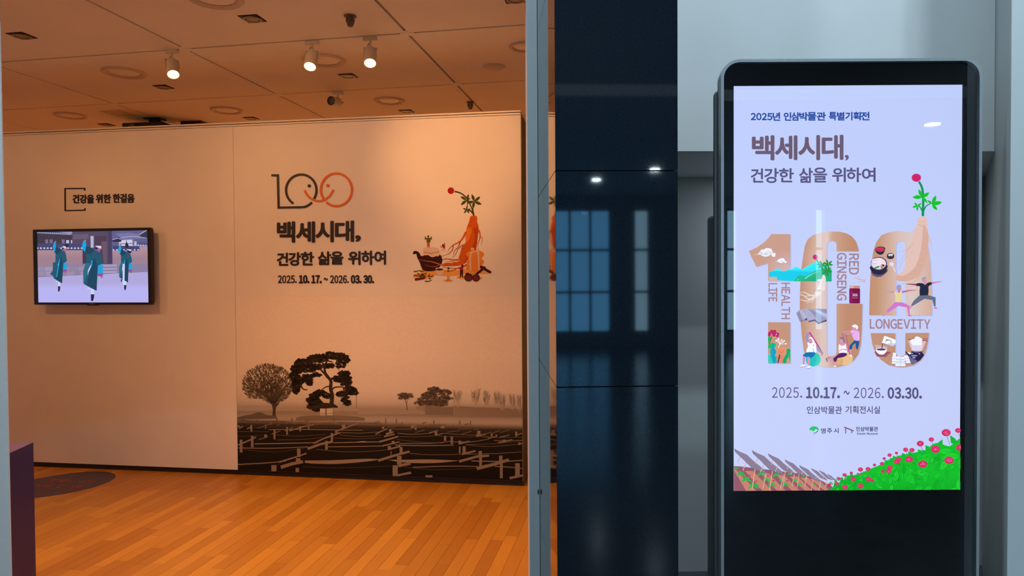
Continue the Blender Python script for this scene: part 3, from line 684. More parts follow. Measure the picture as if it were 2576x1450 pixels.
# far trees at the right
a.zoom(900, 950, 5.99); a.k += 1
a.gpoly([(880, 440), (1400, 440), (1480, 430), (1700, 445), (2480, 478), (2480, 600), (1000, 580), (880, 540)], lambda x, y: G(.30-.05*(x > 1200), .06))
a.gpoly([(0, 470), (600, 490), (850, 490), (950, 490), (1020, 520), (1020, 560), (0, 560)], lambda x, y: G(.36, .05))
clump(a, 725, 275, 110, 35, 60, 22, .16); clump(a, 690, 310, 80, 18, 25, 18, .16); a.curve([(745, 495), (738, 420), (715, 330)], 20, G(.17), 10); a.curve([(735, 400), (760, 330), (840, 300)], 8, G(.22), 4)
for e in ((1150, 190, 95, 45, 60), (1310, 230, 95, 50, 60), (1080, 260, 110, 40, 60), (1150, 330, 240, 55, 150), (1000, 390, 140, 30, 60), (1200, 400, 170, 45, 90), (1360, 310, 70, 18, 25)): clump(a, *e, 24, .17)
a.poly([(1015, 420), (1440, 450), (1460, 575), (1015, 560)], G(.21, .06)); a.poly([(1250, 450), (1330, 425), (1440, 450)], G(.34, .05))
for x, h, w in ((1500, 180, 70), (1770, 160, 80), (1940, 190, 55), (2100, 210, 60), (2180, 240, 45), (2330, 240, 55), (2430, 260, 40)):
    for _ in range(46):
        xx = x+(rt.random()*2-1)*w; y0 = h+rt.random()*130; L = 60+90*rt.random(); a.line([(xx, y0), (xx+(x-xx)*.4, y0+L)], 10, G(.54, .04), 5, layer=False)
    a.line([(x, h+40), (x+8, 460)], 10, G(.42, .05), 18)
a.line([(1450, 190), (1448, 580)], 8, G(.42, .03))
a.k += 1
for x in (418, 578, 1148, 1535, 1700): a.line([(x, 620+x*.02), (x, 690+x*.012)], 10, G(.10, .05))
# shade-net field: sagging cloth edges, stakes and poles
PO, PO2 = G(.26, .10), G(.17, .10)
a.zoom(590, 1040, 6.962); a.k += 1
for P, w, c in (([(350, 540), (1300, 520), (1450, 520)], 16, .30), ([(60, 610), (700, 615), (1290, 590)], 18, .22), ([(160, 640), (700, 680), (1300, 600)], 8, .10), ([(60, 900), (600, 870), (900, 840)], 20, .24), ([(600, 290), (1200, 285), (1800, 295), (2250, 300)], 16, .22), ([(60, 325), (600, 325)], 10, .12), ([(60, 410), (500, 385)], 8, .10), ([(700, 380), (1100, 400), (1600, 375)], 10, .12), ([(740, 470), (1200, 460), (1560, 425)], 9, .14), ([(1730, 520), (2400, 505), (2570, 505)], 16, .26), ([(1640, 590), (2100, 585), (2570, 575)], 16, .26), ([(1420, 635), (2000, 680), (2570, 655)], 10, .15), ([(1840, 380), (2200, 410), (2570, 385)], 10, .15), ([(1870, 340), (2200, 350), (2500, 330)], 12, .2), ([(1740, 435), (2200, 450), (2570, 425)], 10, .13), ([(1200, 940), (1800, 960), (2570, 935)], 8, .09), ([(340, 255), (900, 240), (1500, 250)], 8, .09), ([(640, 215), (1300, 240), (1800, 245)], 8, .08), ([(1800, 165), (2200, 170), (2570, 180)], 10, .10), ([(2060, 215), (2300, 240), (2570, 230)], 8, .1), ([(60, 130), (400, 140), (900, 150)], 10, .06)): a.curve(P, w, G(c, .10), w*.8)
a.poly(smooth_pts([(1230, 830), (1700, 825), (2300, 800), (2570, 810)], 5)+smooth_pts([(2570, 810), (2300, 850), (1800, 890), (1400, 885), (1230, 870)], 5), G(.30, .10))
a.poly([(2110, 505), (2250, 490), (2400, 510)], G(.40, .1))
for P, w in (([(780, 860), (1100, 760), (1260, 705)], 28), ([(810, 950), (1000, 890), (1200, 850)], 62), ([(1280, 625), (1500, 545), (1720, 500)], 44), ([(1380, 530), (1600, 430), (1850, 340)], 26), ([(1580, 440), (1700, 400), (1860, 340)], 22), ([(1800, 310), (1950, 255), (2180, 170)], 24), ([(60, 560), (250, 480), (380, 420)], 28), ([(420, 465), (590, 410)], 18), ([(650, 370), (800, 310)], 18), ([(880, 310), (1030, 250)], 20), ([(960, 310), (1240, 225), (1400, 200)], 22), ([(80, 270), (150, 230)], 24), ([(220, 275), (310, 235)], 22), ([(400, 265), (680, 180)], 14), ([(740, 215), (800, 190)], 14), ([(880, 190), (970, 150)], 18), ([(1020, 190), (1190, 150)], 14), ([(1240, 160), (1320, 115)], 18), ([(1420, 215), (1580, 160)], 16), ([(1520, 200), (1720, 150)], 14), ([(60, 140), (200, 100)], 14), ([(280, 160), (400, 120)], 14), ([(380, 175), (460, 140)], 14), ([(2470, 370), (2570, 320)], 22), ([(2440, 170), (2540, 140)], 14)): a.line(P, w, PO if w > 20 else PO2, w*.85)
for x, y0, y1, w in ((1125, 620, 770, 60), (1115, 790, 860, 80), (1100, 960, 1050, 60), (690, 910, 1050, 90), (310, 400, 600, 44), (115, 465, 690, 50), (545, 375, 430, 50), (700, 290, 460, 34), (920, 245, 380, 30), (1705, 350, 500, 40), (1610, 485, 640, 46), (1780, 305, 350, 40), (1910, 205, 270, 60), (1150, 225, 320, 26), (1300, 160, 280, 34), (295, 205, 320, 32), (75, 215, 250, 40), (545, 190, 280, 22), (630, 165, 200, 26), (1000, 95, 160, 14), (1240, 90, 140, 12), (1745, 90, 150, 16), (735, 60, 120, 22)): a.line([(x, y0), (x, y1)], w, PO if y0 > 200 else PO2)
a.zoom(950, 1040, 6.78); a.k += 1
for P, w, c in (([(300, 545), (800, 555), (1300, 545)], 16, .28), ([(370, 515), (900, 515), (1260, 480)], 14, .24), ([(320, 450), (700, 490), (950, 505)], 10, .13), ([(360, 400), (700, 405), (990, 385)], 10, .14), ([(340, 345), (600, 360), (900, 345)], 14, .2), ([(550, 685), (900, 710), (1500, 700)], 12, .16), ([(1500, 700), (2000, 690), (2450, 660)], 12, .2), ([(1280, 490), (1600, 490), (1900, 440)], 14, .22), ([(1500, 535), (2000, 520), (2480, 470)], 10, .13), ([(1500, 540), (1900, 570), (2400, 530)], 12, .14), ([(1600, 815), (2100, 825), (2480, 805)], 20, .26), ([(2000, 910), (2300, 925), (2480, 945)], 20, .2), ([(600, 925), (1200, 905), (1700, 910)], 20, .20), ([(460, 920), (1000, 965), (1700, 940)], 8, .10), ([(1280, 1130), (1600, 1145), (1950, 1148)], 12, .26), ([(1040, 390), (1500, 405), (1900, 395)], 10, .13), ([(1100, 345), (1600, 375), (1700, 355)], 12, .17), ([(240, 270), (500, 270), (640, 255)], 12, .16), ([(1380, 270), (1600, 270)], 10, .2), ([(1980, 468), (2300, 465), (2480, 465)], 12, .22), ([(1740, 400), (2000, 415), (2480, 410)], 10, .14), ([(0, 565), (100, 560)], 14, .24), ([(0, 640), (180, 625)], 10, .14), ([(0, 910), (230, 905)], 8, .07), ([(860, 200), (1150, 200)], 12, .16), ([(170, 235), (300, 230), (430, 150)], 12, .2), ([(640, 240), (740, 240), (820, 210)], 12, .2)): a.curve(P, w, G(c, .10), w*.8)
a.poly(smooth_pts([(170, 795), (500, 795), (900, 790), (1400, 812)], 5)+smooth_pts([(1400, 812), (1000, 850), (600, 852), (330, 830)], 5), G(.32, .10))
for P, w in (([(10, 810), (300, 720), (545, 655)], 44), ([(350, 900), (560, 860)], 50), ([(340, 1070), (570, 1015)], 50), ([(30, 490), (350, 400)], 32), ([(80, 560), (370, 490)], 24), ([(180, 620), (390, 565)], 30), ([(0, 335), (170, 265)], 20), ([(110, 400), (290, 360)], 26), ([(140, 360), (270, 320)], 34), ([(1390, 825), (1700, 740), (1900, 725)], 44), ([(1690, 945), (2000, 870), (2240, 795)], 58), ([(1440, 700), (1670, 645)], 36), ([(2250, 1110), (2490, 1065)], 44), ([(1380, 525), (1570, 480)], 30), ([(1070, 510), (1260, 475)], 16), ([(880, 340), (1030, 295)], 20), ([(990, 385), (1110, 345)], 18), ([(1680, 390), (1840, 360)], 30), ([(1880, 430), (2040, 395)], 18), ([(2080, 410), (2250, 375)], 18), ([(2060, 505), (2300, 455)], 28), ([(1430, 360), (1600, 310)], 14), ([(1640, 280), (1720, 270)], 14), ([(1940, 350), (2090, 290)], 16), ([(2390, 370), (2490, 340)], 18), ([(2400, 540), (2490, 515)], 22), ([(1080, 235), (1150, 215)], 26), ([(560, 230), (670, 200)], 26), ([(640, 330), (800, 290)], 14), ([(1180, 325), (1400, 300)], 12), ([(1780, 380), (1940, 320)], 16), ([(760, 180), (830, 150)], 14), ([(1480, 200), (1560, 175)], 14), ([(2080, 330), (2240, 290)], 12)): a.line(P, w, PO if w > 17 else PO2, w*.85)
for x, y0, y1, w in ((400, 580, 690, 50), (370, 730, 880, 78), (300, 890, 1085, 88), (875, 1060, 1105, 120), (1750, 645, 760, 56), (1755, 760, 900, 46), (2100, 725, 840, 60), (2110, 840, 1110, 48), (2385, 855, 1080, 80), (1475, 565, 690, 54), (1400, 570, 690, 26), (1402, 470, 520, 44), (1265, 395, 530, 36), (1150, 390, 475, 38), (265, 475, 530, 50), (200, 560, 620, 54), (215, 270, 330, 40), (995, 320, 375, 46), (1725, 300, 380, 56), (1945, 350, 400, 36), (2025, 365, 400, 28), (2160, 450, 490, 40), (2420, 500, 530, 44), (2365, 315, 400, 36), (650, 240, 290, 28), (600, 205, 250, 60), (1110, 215, 260, 70), (95, 230, 270, 40), (430, 190, 230, 14), (860, 200, 250, 12), (1285, 195, 240, 12), (135, 95, 150, 12), (318, 95, 160, 12), (955, 130, 175, 14), (1400, 145, 195, 16), (1585, 155, 200, 12), (230, 650, 720, 14)): a.line([(x, y0), (x, y1)], w, PO if y0 > 200 else PO2)
for v in a.V: v.x = min(max(v.x, bx0), bx1); v.z = max(v.z, zBt)
a.build('photograph_scene', M_PRINT, pr)
# seam between the two printed sheets
zz = WF.px(1000, 745).z; box('sheet_seam', .002, REND-SEAM-.002, -.0011, -.0001, zz-.0016, zz+.0016, M_RAIL, pr)

# ------------------------------------------------------------------ television
TVO = -.085
tl = WF.px(84, 577, TVO); br = WF.px(383, 767, TVO); cx = (tl.x+br.x)/2; tw = br.x-tl.x; zt_ = .5*(WF.px(84, 577, TVO).z+WF.px(380, 574, TVO).z); zb_ = .5*(WF.px(84, 767, TVO).z+WF.px(383, 767, TVO).z)
tv = thing('wall_television', 'black flat television showing three dancers in teal robes', 'television', tuple(WF.M @ Vector((cx, 0, 0))), WRZ)
class TFr:
    def px(s, x, y, off=0.0):
        p = WF.px(x, y, off); return Vector((p.x-cx, p.y, p.z))
TF = TFr()
ia, ib = TF.px(93.5, 584, TVO), TF.px(374.8, 761, TVO)
ix0, ix1 = ia.x, ib.x; iz1 = .5*(TF.px(93, 583.5, TVO).z+TF.px(372, 581, TVO).z); iz0 = .5*(TF.px(95, 761, TVO).z+TF.px(374, 761.5, TVO).z)
slab('bezel', rrect(-tw/2, tw/2, zb_, zt_, .008, 4), TVO-.006, TVO+.022, M_BLACK, tv, hole=rrect(ix0, ix1, iz0, iz1, .001, 4))
slab('back_shell', rrect(-tw/2+.01, tw/2-.01, zb_+.01, zt_-.01, .008, 4), TVO+.008, TVO+.045, M_BLACK, tv, bevel=.004)
box('wall_mount', -.16, .16, TVO+.046, -.001, zb_+.14, zt_-.14, M_BLACK, tv)
box('sensor_lip', -.045, .045, TVO-.004, TVO+.012, zb_-.006, zb_-.0005, M_BLACK, tv, bevel=.002)
box('maker_strip', -.022, .022, TVO-.0068, TVO-.006, zb_+.0045, zb_+.0095, M_STEEL, tv)
scr = box('screen', ix0, ix1, TVO-.0005, TVO+.006, iz0, iz1, M_BEZEL, tv)
def clampv(a, x0, x1, z0, z1):
    for v in a.V: v.x = min(max(v.x, x0), x1); v.z = min(max(v.z, z0), z1)
a = Art(TF, TVO-.0008, 1e-5).zoom(80, 560, 6.303)
c = S
a.gpoly([(60, 100), (1880, 100), (1880, 1290), (60, 1290)], lambda x, y: c(150, 140, 185) if y < 700 else c(176, 168, 222) if y < 900 else c(182, 178, 240), cy=(690, 700, 900))
# building behind: roofs, gate, walls
a.poly([(60, 140), (640, 190), (640, 340), (60, 340)], c(70, 58, 72)); a.poly([(60, 110), (420, 150), (640, 190), (640, 200), (60, 175)], c(96, 98, 140))
for x in range(90, 620, 30): a.ell(x, 158+(x-90)*.06, 9, 8, c(205, 205, 240), n=8, layer=False)
for x in (240, 310, 500): a.poly([(x-25, 270), (x+20, 270), (x+20, 335), (x-25, 335)], c(120, 112, 140))
a.poly([(545, 280), (590, 280), (590, 335), (545, 335)], c(190, 190, 225)); a.poly([(620, 280), (640, 280), (640, 340), (620, 340)], c(190, 190, 225))
a.poly([(60, 330), (800, 330), (800, 440), (60, 440)], c(72, 72, 112))
for x in range(90, 800, 54): a.ell(x, 408, 17, 13, c(205, 205, 235), n=10, layer=False)
a.gpoly([(60, 440), (805, 440), (805, 700), (60, 700)], lambda x, y: c(176, 140, 150) if y < 560 else c(160, 128, 142), cy=(560, 570))
a.poly([(640, 110), (1270, 110), (1270, 660), (805, 660), (805, 340), (640, 340)], c(88, 74, 100)); a.poly([(660, 190), (900, 180), (900, 260), (660, 270)], c(106, 92, 116)); a.poly([(930, 215), (980, 215), (980, 400), (935, 400)], c(180, 180, 210)); a.poly([(1000, 215), (1190, 215), (1190, 650), (1010, 650)], c(80, 62, 86)); a.poly([(1100, 300), (1190, 300), (1190, 650), (1140, 650)], c(108, 84, 104)); a.poly([(1210, 110), (1270, 110), (1280, 660), (1215, 660)], c(74, 64, 100))
a.poly([(805, 440), (860, 440), (860, 640), (805, 640)], c(70, 56, 76))
a.poly([(1270, 110), (1860, 110), (1860, 350), (1270, 380)], c(98, 96, 140)); a.poly([(1330, 180), (1550, 160), (1720, 190), (1830, 250), (1440, 270)], c(120, 118, 165)); a.poly([(1380, 280), (1600, 270), (1600, 380), (1380, 370)], c(200, 200, 230)); a.poly([(1620, 300), (1660, 300), (1660, 370), (1620, 370)], c(190, 190, 225)); a.line([(1380, 340), (1600, 335)], 10, c(100, 80, 95)); a.line([(1500, 280), (1500, 370)], 10, c(110, 90, 110))
a.poly([(1270, 285), (1375, 230), (1430, 270), (1410, 310), (1290, 310)], c(50, 46, 76)); a.poly([(1700, 200), (1800, 130), (1860, 120), (1860, 240), (1740, 240)], c(60, 56, 82))
for i in range(16): a.ell(1420+i*25, 240-18*math.sin(i*.22), 8, 6, c(205, 205, 235), n=8, layer=False)
for i in range(8): a.ell(1710+i*15, 190-i*9, 8, 7, c(210, 210, 238), n=8, layer=False)
for i in range(6): a.ell(1290+i*24, 250-abs(3-i)*-7, 9, 8, c(200, 200, 232), n=8, layer=False)
a.poly([(1280, 370), (1700, 375), (1720, 450), (1280, 440)], c(70, 70, 112)); a.poly([(1690, 310), (1860, 330), (1860, 380), (1680, 370)], c(84, 84, 126))
for i in range(8): a.ell(1295+i*56, 433, 14, 11, c(205, 205, 235), n=8, layer=False)
for i in range(5): a.ell(1690+i*38, 360+i*2, 14, 10, c(205, 205, 235), n=8, layer=False)
a.gpoly([(1280, 455), (1700, 455), (1720, 390), (1860, 390), (1860, 680), (1280, 680)], lambda x, y: c(178, 142, 150) if y < 560 else c(158, 130, 146), cy=(560,))
for P in ([(1640, 420), (1600, 250)], [(1620, 330), (1560, 230)], [(1620, 330), (1660, 220)]): a.line(P, 7, c(120, 100, 130), 3, layer=False)
# stone base and steps
a.poly([(60, 690), (810, 660), (1850, 660), (1850, 790), (1500, 800), (840, 840), (60, 870)], c(140, 128, 160))
rs = random.Random(5)
for row, (y0, y1) in enumerate(((700, 770), (775, 850))):
    x = 70
    while x < 800: w = 80+rs.random()*70; v = rs.randint(-10, 12); a.poly([(x+5, y0+4), (x+w-5, y0), (x+w-6, y1-6), (x+8, y1-2)], c(152+v, 138+v, 168+v), layer=False); x += w
for y in (670, 720, 770): a.poly([(1130, y), (1350, y-5), (1350, y+36), (1130, y+40)], c(165, 155, 190)); a.line([(1130, y+42), (1350, y+38)], 8, c(110, 98, 130))
a.gpoly([(60, 870), (840, 835), (1500, 800), (1860, 785), (1860, 1290), (60, 1290)], lambda x, y: c(176, 168, 220) if y < 1000 else c(184, 180, 242), cy=(950, 1050))
TE, TE2, TE3, CY, MG, WH, SK, BK2 = c(36, 88, 112), c(28, 70, 96), c(48, 108, 132), c(20, 165, 225), c(146, 72, 160), c(205, 210, 245), c(172, 110, 120), c(40, 42, 60)
def dancer(f, back):
    # f maps a common robe drawing (central dancer coordinates) to a place on the screen
    p = lambda P: [f(*q) for q in P]
    a.poly(p([(930, 1050), (990, 1050), (985, 1150), (935, 1150)]), WH); a.poly(p([(935, 1140), (990, 1140), (985, 1200), (970, 1248), (940, 1245)]), BK2)
    a.poly(p([(880, 1040), (910, 1030), (915, 1055), (890, 1065)]), WH)
    a.poly(p([(860, 470), (900, 450), (990, 420), (1080, 460), (1110, 540), (1130, 640), (1050, 690), (1040, 860), (1025, 1085), (920, 1030), (830, 980), (815, 960), (815, 770), (860, 640)]), TE)
    a.poly(p([(950, 640), (1000, 560), (1040, 700), (1030, 1080), (930, 1030), (870, 1000)]), TE2)
    a.poly(p([(820, 770), (860, 640), (930, 650), (880, 800), (830, 970), (815, 950)]), TE3)
    a.poly(p([(945, 650), (950, 680), (900, 790), (885, 850), (890, 760)]), WH); a.poly(p([(945, 600), (965, 610), (955, 680), (935, 700)]), CY)
    a.poly(p([(830, 480), (845, 380), (900, 380), (1000, 440), (930, 500), (880, 505)]), TE2)
    a.poly(p([(790, 390), (820, 285), (850, 290), (865, 350), (845, 470), (820, 440)]), CY); a.ell(*f(850, 285), 16, 13, SK)
    a.poly(p([(1050, 690), (1125, 660), (1125, 810), (1050, 820)]), CY); a.poly(p([(1045, 815), (1130, 805), (1125, 850), (1045, 855)]), MG); a.ell(*f(1108, 865), 20, 16, SK)
    a.poly(p([(990, 425), (1040, 410), (1090, 440), (1080, 480), (1040, 460)]), MG); a.ell(*f(1065, 405), 36, 40, SK if not back else BK2); a.poly(p([(1010, 370), (1100, 372), (1105, 415), (1015, 395)]), WH); a.poly(p([(1015, 385), (1050, 400), (1040, 430), (1000, 420)]), BK2)
dancer(lambda x, y: (445+(x-960)*.68+(y-500)*-.02, 500+(y-500)*.80 if y > 500 else 490+(y-500)*.85), False)
a.poly([(335, 640), (410, 620), (420, 760), (380, 870), (290, 820), (335, 760)], TE); a.poly([(425, 620), (440, 640), (400, 860), (385, 870)], CY)
a.poly([(520, 350), (570, 335), (590, 380), (540, 390)], BK2)
dancer(lambda x, y: (1480+(x-960)*.66, 520+(y-500)*.74), True)
a.poly([(1440, 660), (1475, 660), (1470, 940), (1440, 960)], WH); a.poly([(1440, 940), (1500, 930), (1495, 990), (1440, 985)], WH); a.poly([(1480, 360), (1500, 300), (1535, 360), (1530, 400), (1485, 400)], BK2); a.poly([(1410, 900), (1435, 905), (1430, 945), (1415, 940)], BK2)
dancer(lambda x, y: (x, y), False)
clampv(a, ix0, ix1, iz0, iz1)
a.build('video_image', M_TVIMG, scr)

# ------------------------------------------------------------------ kiosk
KD = 2.07; KRZ = -YAW
kc = CP + _F*0
k0 = Vector((0, 0, 0)); pc = ray(2138, 725); kp = CP+pc*(KD/pc.dot(Vector((math.sin(YAW), math.cos(YAW), 0)))); KF = Frame((kp.x, kp.y, 0), KRZ)
ki = thing('display_kiosk', 'tall black freestanding screen kiosk with rounded top showing exhibition poster', 'kiosk', (kp.x, kp.y, 0), KRZ)
kx0 = .5*(KF.px(1812, 400).x+KF.px(1814, 1300).x); kx1 = .5*(KF.px(2466, 400).x+KF.px(2464, 1300).x); kz1 = .5*(KF.px(1900, 149).z+KF.px(2400, 147.5).z)
sx0 = KF.px(1848, 725).x; sx1 = .5*(KF.px(2425, 300).x+KF.px(2419, 1200).x); sz1 = .5*(KF.px(1848, 216).z+KF.px(2425, 210).z); sz0 = .5*(KF.px(1848, 1239).z+KF.px(2419, 1233).z)
fr_ = .0085; KB = .10
ro, ri = .056, .048
slab('frame', rrect(kx0, kx1, KB, kz1, ro, 10, (1, 1, 0, 0)), -.004, .020, M_ALU, ki, hole=rrect(kx0+fr_, kx1-fr_, KB+fr_, kz1-fr_, ri, 10, (1, 1, 0, 0)))
slab('body_shell', rrect(kx0+.003, kx1-.003, KB, kz1-.003, ro, 10, (1, 1, 0, 0)), .0202, .048, M_ALU, ki, bevel=.006)
slab('rear_cover', rrect(kx0-.004, kx1+.004, KB, kz1-.075, .02, 6, (1, 1, 0, 0)), .049, .066, M_STEEL, ki, bevel=.004)
hx0 = KF.px(1779, 900, .20).x; hz1 = KF.px(1790, 545, .20).z
slab('rear_housing', rrect(hx0, kx1-.06, .02, hz1, .012, 5, (1, 1, 0, 0)), .067, .20, M_HOUS, ki, bevel=.004)
slab('front_backing', rrect(kx0+fr_+.0004, kx1-fr_-.0004, KB+fr_+.0004, kz1-fr_-.0004, ri-.0004, 10, (1, 1, 0, 0)), .010, .0195, M_BEZEL, ki)
slab('cover_glass', rrect(kx0+fr_+.0002, kx1-fr_-.0002, KB+fr_+.0002, kz1-fr_-.0002, ri-.0002, 10, (1, 1, 0, 0)), -.0035, -.0030, M_GLASS, ki)
box('foot_plinth', kx0-.01, kx1+.01, -.10, .22, 0, .018, M_STEEL, ki, bevel=.003); box('lower_body', kx0+.002, kx1-.002, 0, .19, .018, KB-.001, M_ALU, ki)
disp = slab('display_panel', rrect(sx0, sx1, sz0, sz1, .004, 4), .0088, .0098, M_BEZEL, ki)
# map photo pixels to the screen so that the picture fills its rectangle exactly
def kmap(x, y, h=0):
    t = (y-213)/(1236-213); xl, xr = 1848, 2425+(2419-2425)*t
    uu = (x-xl)/(xr-xl); yt = 216+(210-216)*uu; yb = 1239+(1233-1239)*uu; vv = (y-yt)/(yb-yt)
    return Vector((sx0+(sx1-sx0)*min(max(uu, 0), 1), .0086-h, sz1+(sz0-sz1)*min(max(vv, 0), 1)))
def KA(): return Art(None, 0, 1.2e-5, conv=kmap)
def blank(k): a = KA(); a.k = k; return a
a = KA()
a.gpoly([(1848, 216), (2425, 210), (2419, 1233), (1848, 1239)], lambda x, y: S(202, 211, 250) if y > 400 else S(196, 208, 250), cx=(1950, 2100, 2250), cy=(400, 700, 1000))
a.build('screen_background', M_SCREEN, disp)
INK, INK2, BLU, ROSE = S(110, 92, 112), S(92, 86, 126), S(38, 74, 160), S(168, 132, 140)
a = blank(200)
for w, x0, x1 in (('년', 1946, 1964), ('인', 1974, 1992), ('삼', 1993, 2013), ('박', 2013, 2034), ('물', 2034, 2055), ('관', 2057, 2079), ('특', 2088, 2106), ('별', 2108, 2126), ('기', 2129, 2146), ('획', 2149, 2167), ('전', 2168, 2189)):
    yy = 282-(x0-1946)*.009; a.text(w, (x0, yy, x1, yy+20), BLU, .75)
a.latin('2025', (1891, 284, 1944, 301), BLU, .8)
for w, b in (('백', (1895, 341, 1948, 400)), ('세', (1953, 341, 2006, 399)), ('시', (2012, 340, 2063, 399)), ('대', (2071, 339, 2122, 398))): a.text(w, b, INK, 2.0)
a.text(',', (2128, 388, 2137, 401), INK, .6)
for w, b in (('건', (1891, 423, 1921, 457)), ('강', (1925, 422, 1960, 458)), ('한', (1962, 422, 1998, 456)), ('삶', (2013, 421, 2046, 457)), ('을', (2048, 420, 2082, 456)), ('위', (2096, 420, 2129, 455)), ('하', (2132, 420, 2168, 455)), ('여', (2171, 420, 2204, 454))): a.text(w, b, INK2, .9)
a.latin([('2025.', .0), (' ', 0), ('10.', 1.25), ('17.', 1.25), (' ', 0), ('~', .5), (' ', 0), ('2026.', 0), (' ', 0), ('03.', 1.25), ('30.', 1.25)], (1944, 974, 2321, 1001), INK2, gap=.12, space=.24)
for w, b in (('인삼박물관', (2032, 1022, 2120, 1041)), ('기획전시실', (2129.5, 1021, 2216, 1040))): a.text(w, b, INK2, .35)
for w, b in (('영', (2067, 1078, 2079, 1091)), ('주', (2083, 1078, 2095, 1090.5)), ('시', (2100, 1077.5, 2111.5, 1090))): a.text(w, b, S(70, 74, 120), .35)
a.text('인삼박물관', (2156, 1073.5, 2211, 1085), S(70, 74, 120), .3); a.latin([('Insam', True), ('  ', False), ('Museum', True)], (2158, 1088.5, 2210.5, 1093.5), S(70, 74, 120), .25, gap=.16)
a.build('poster_lettering', M_SCREEN, disp)
# emblems next to the organisers' names
a = blank(240).zoom(2020, 1050, 12.27)
a.poly([(225, 405)]+[(372-150*math.cos(R(q)), 400-120*math.sin(R(q))) for q in range(8, 173, 11)]+[(520, 400), (470, 405), (430, 370), (400, 410), (360, 440), (300, 410), (260, 402)], S(38, 196, 104))
a.line([(372, 430), (375, 535)], 20, S(38, 160, 120)); a.line([(350, 420), (378, 480)], 16, S(38, 160, 120)); a.ell(425, 398, 24, 26, S(225, 245, 250)); a.ell(385, 440, 26, 22, S(210, 245, 250)); a.ell(468, 440, 22, 22, S(120, 60, 100)); a.ell(424, 482, 22, 22, S(40, 140, 120))
a.build('organiser_emblem', M_SCREEN, disp); a = blank(240).zoom(2020, 1050, 12.27)
a.line([(1310, 308), (1585, 415)], 32, S(112, 74, 104), cap=True); a.line([(1348, 330), (1348, 490)], 28, S(112, 80, 108), cap=True); a.line([(1535, 410), (1535, 480)], 28, S(112, 80, 108), cap=True)
a.build('organiser_emblem', M_SCREEN, disp)

# the big numeral
BR = lambda x, y, c0=1010.0, w=430.0, lo_=(198, 143, 112), hi_=(228, 204, 192): S(*[l+(h-l)*max(0.0, 1-abs(x-c0)/w) for l, h in zip(lo_, hi_)])
SH = S(168, 172, 214)
one = [(98, 268), (180, 230), (250, 180), (290, 140), (315, 102), (500, 102), (500, 553), (285, 553), (285, 383), (172, 418)]
one2 = [(285, 952), (500, 952), (500, 1350), (285, 1350)]
zero = [(1158, 265), (1150, 220), (1130, 165), (1090, 120), (1040, 92), (980, 77), (910, 75), (840, 78), (770, 90), (710, 115), (665, 155), (640, 215), (625, 300), (608, 420), (597, 560), (592, 700), (592, 820), (600, 960), (612, 1100), (630, 1230), (660, 1310), (710, 1350), (780, 1375), (860, 1385), (960, 1382), (1040, 1360), (1110, 1320), (1155, 1260), (1180, 1160), (1190, 1000), (1195, 770), (945, 770), (945, 1240), (935, 1270), (900, 1280), (862, 1270), (850, 1240), (850, 200), (865, 172), (900, 163), (935, 175), (945, 205), (945, 265)]
a = blank(10).zoom(1860, 560, 3.816)
for P in (one, one2, zero): a.poly([(x+9, y+7) for x, y in P], S(184, 190, 232), layer=False)
cuts = [100*k for k in range(1, 12)]
a.gpoly(one, lambda x, y: S(*[l+(h-l)*max(0, min(1, (y-250)/260))*min(1, max(0, (x-250)/200)) for l, h in zip((206, 158, 138), (216, 190, 200))]), cx=cuts[:5], cy=(150, 250, 350, 450))
a.gpoly(one2, lambda x, y: S(200, 150, 124) if y < 1150 else S(206, 158, 130), cy=(1100, 1200))
a.gpoly(zero, lambda x, y: S(*[l+(h-l)*max(0, 1-abs(x-(850 if y < 300 else 820))/230)*(1 if x < 900 else .5) for l, h in zip((196, 142, 112), (230, 205, 194))]), cx=[600, 650, 700, 750, 800, 850, 950, 1000, 1050, 1100, 1150], cy=(200, 300))
a.build('poster_numeral', M_SCREEN, disp)
zt2 = [(195, 1033), (198, 900), (203, 780), (212, 660), (225, 580), (245, 520), (280, 470), (330, 450), (400, 440), (470, 447), (540, 465), (585, 500), (610, 560), (625, 660), (632, 800), (637, 900), (636, 1033), (450, 1033), (450, 540), (440, 518), (415, 508), (392, 518), (383, 540), (383, 1033)]
zb2 = [(205, 1160), (380, 1160), (380, 1300), (395, 1320), (415, 1325), (440, 1318), (450, 1300), (450, 1158), (617, 1156), (608, 1230), (590, 1300), (560, 1350), (510, 1385), (440, 1400), (390, 1398), (330, 1385), (280, 1350), (240, 1300), (218, 1240)]
a = blank(20).zoom(2120, 420, 2.7875)
for P in (zt2, zb2): a.poly([(x+7, y+5) for x, y in P], S(184, 190, 232), layer=False)
a.gpoly(zt2, lambda x, y: S(*[l+(h-l)*min(1, max(0, (x-230)/190)) for l, h in zip((198, 145, 110), (224, 198, 188))]) if x < 480 else S(*[l+(h-l)*min(1, max(0, (x-480)/150)) for l, h in zip((226, 206, 200), (218, 176, 156))]), cx=[250, 300, 350, 400, 450, 500, 550, 600], cy=[600, 800])
a.gpoly(zb2, lambda x, y: S(198, 148, 120), cx=[300, 400, 500], cy=[1250])
a.build('poster_numeral', M_SCREEN, disp)
for t_, b_, w_, vt in (('LIFE', (1935.5, 711, 1956.5, 757), .55, True), ('HEALTH', (1968, 710, 1989, 801), .55, True), ('RED', (2138.5, 636, 2162.5, 688), .7, True), ('GINSENG', (2108, 634, 2131.5, 753), .7, True), ('LONGEVITY', (2191, 800.5, 2342.5, 824.5), .7, False)):
    a = blank(235); a.latin(t_, b_, ROSE, w_, vert=vt, gap=.10); a.build('numeral_lettering', M_SCREEN, disp)

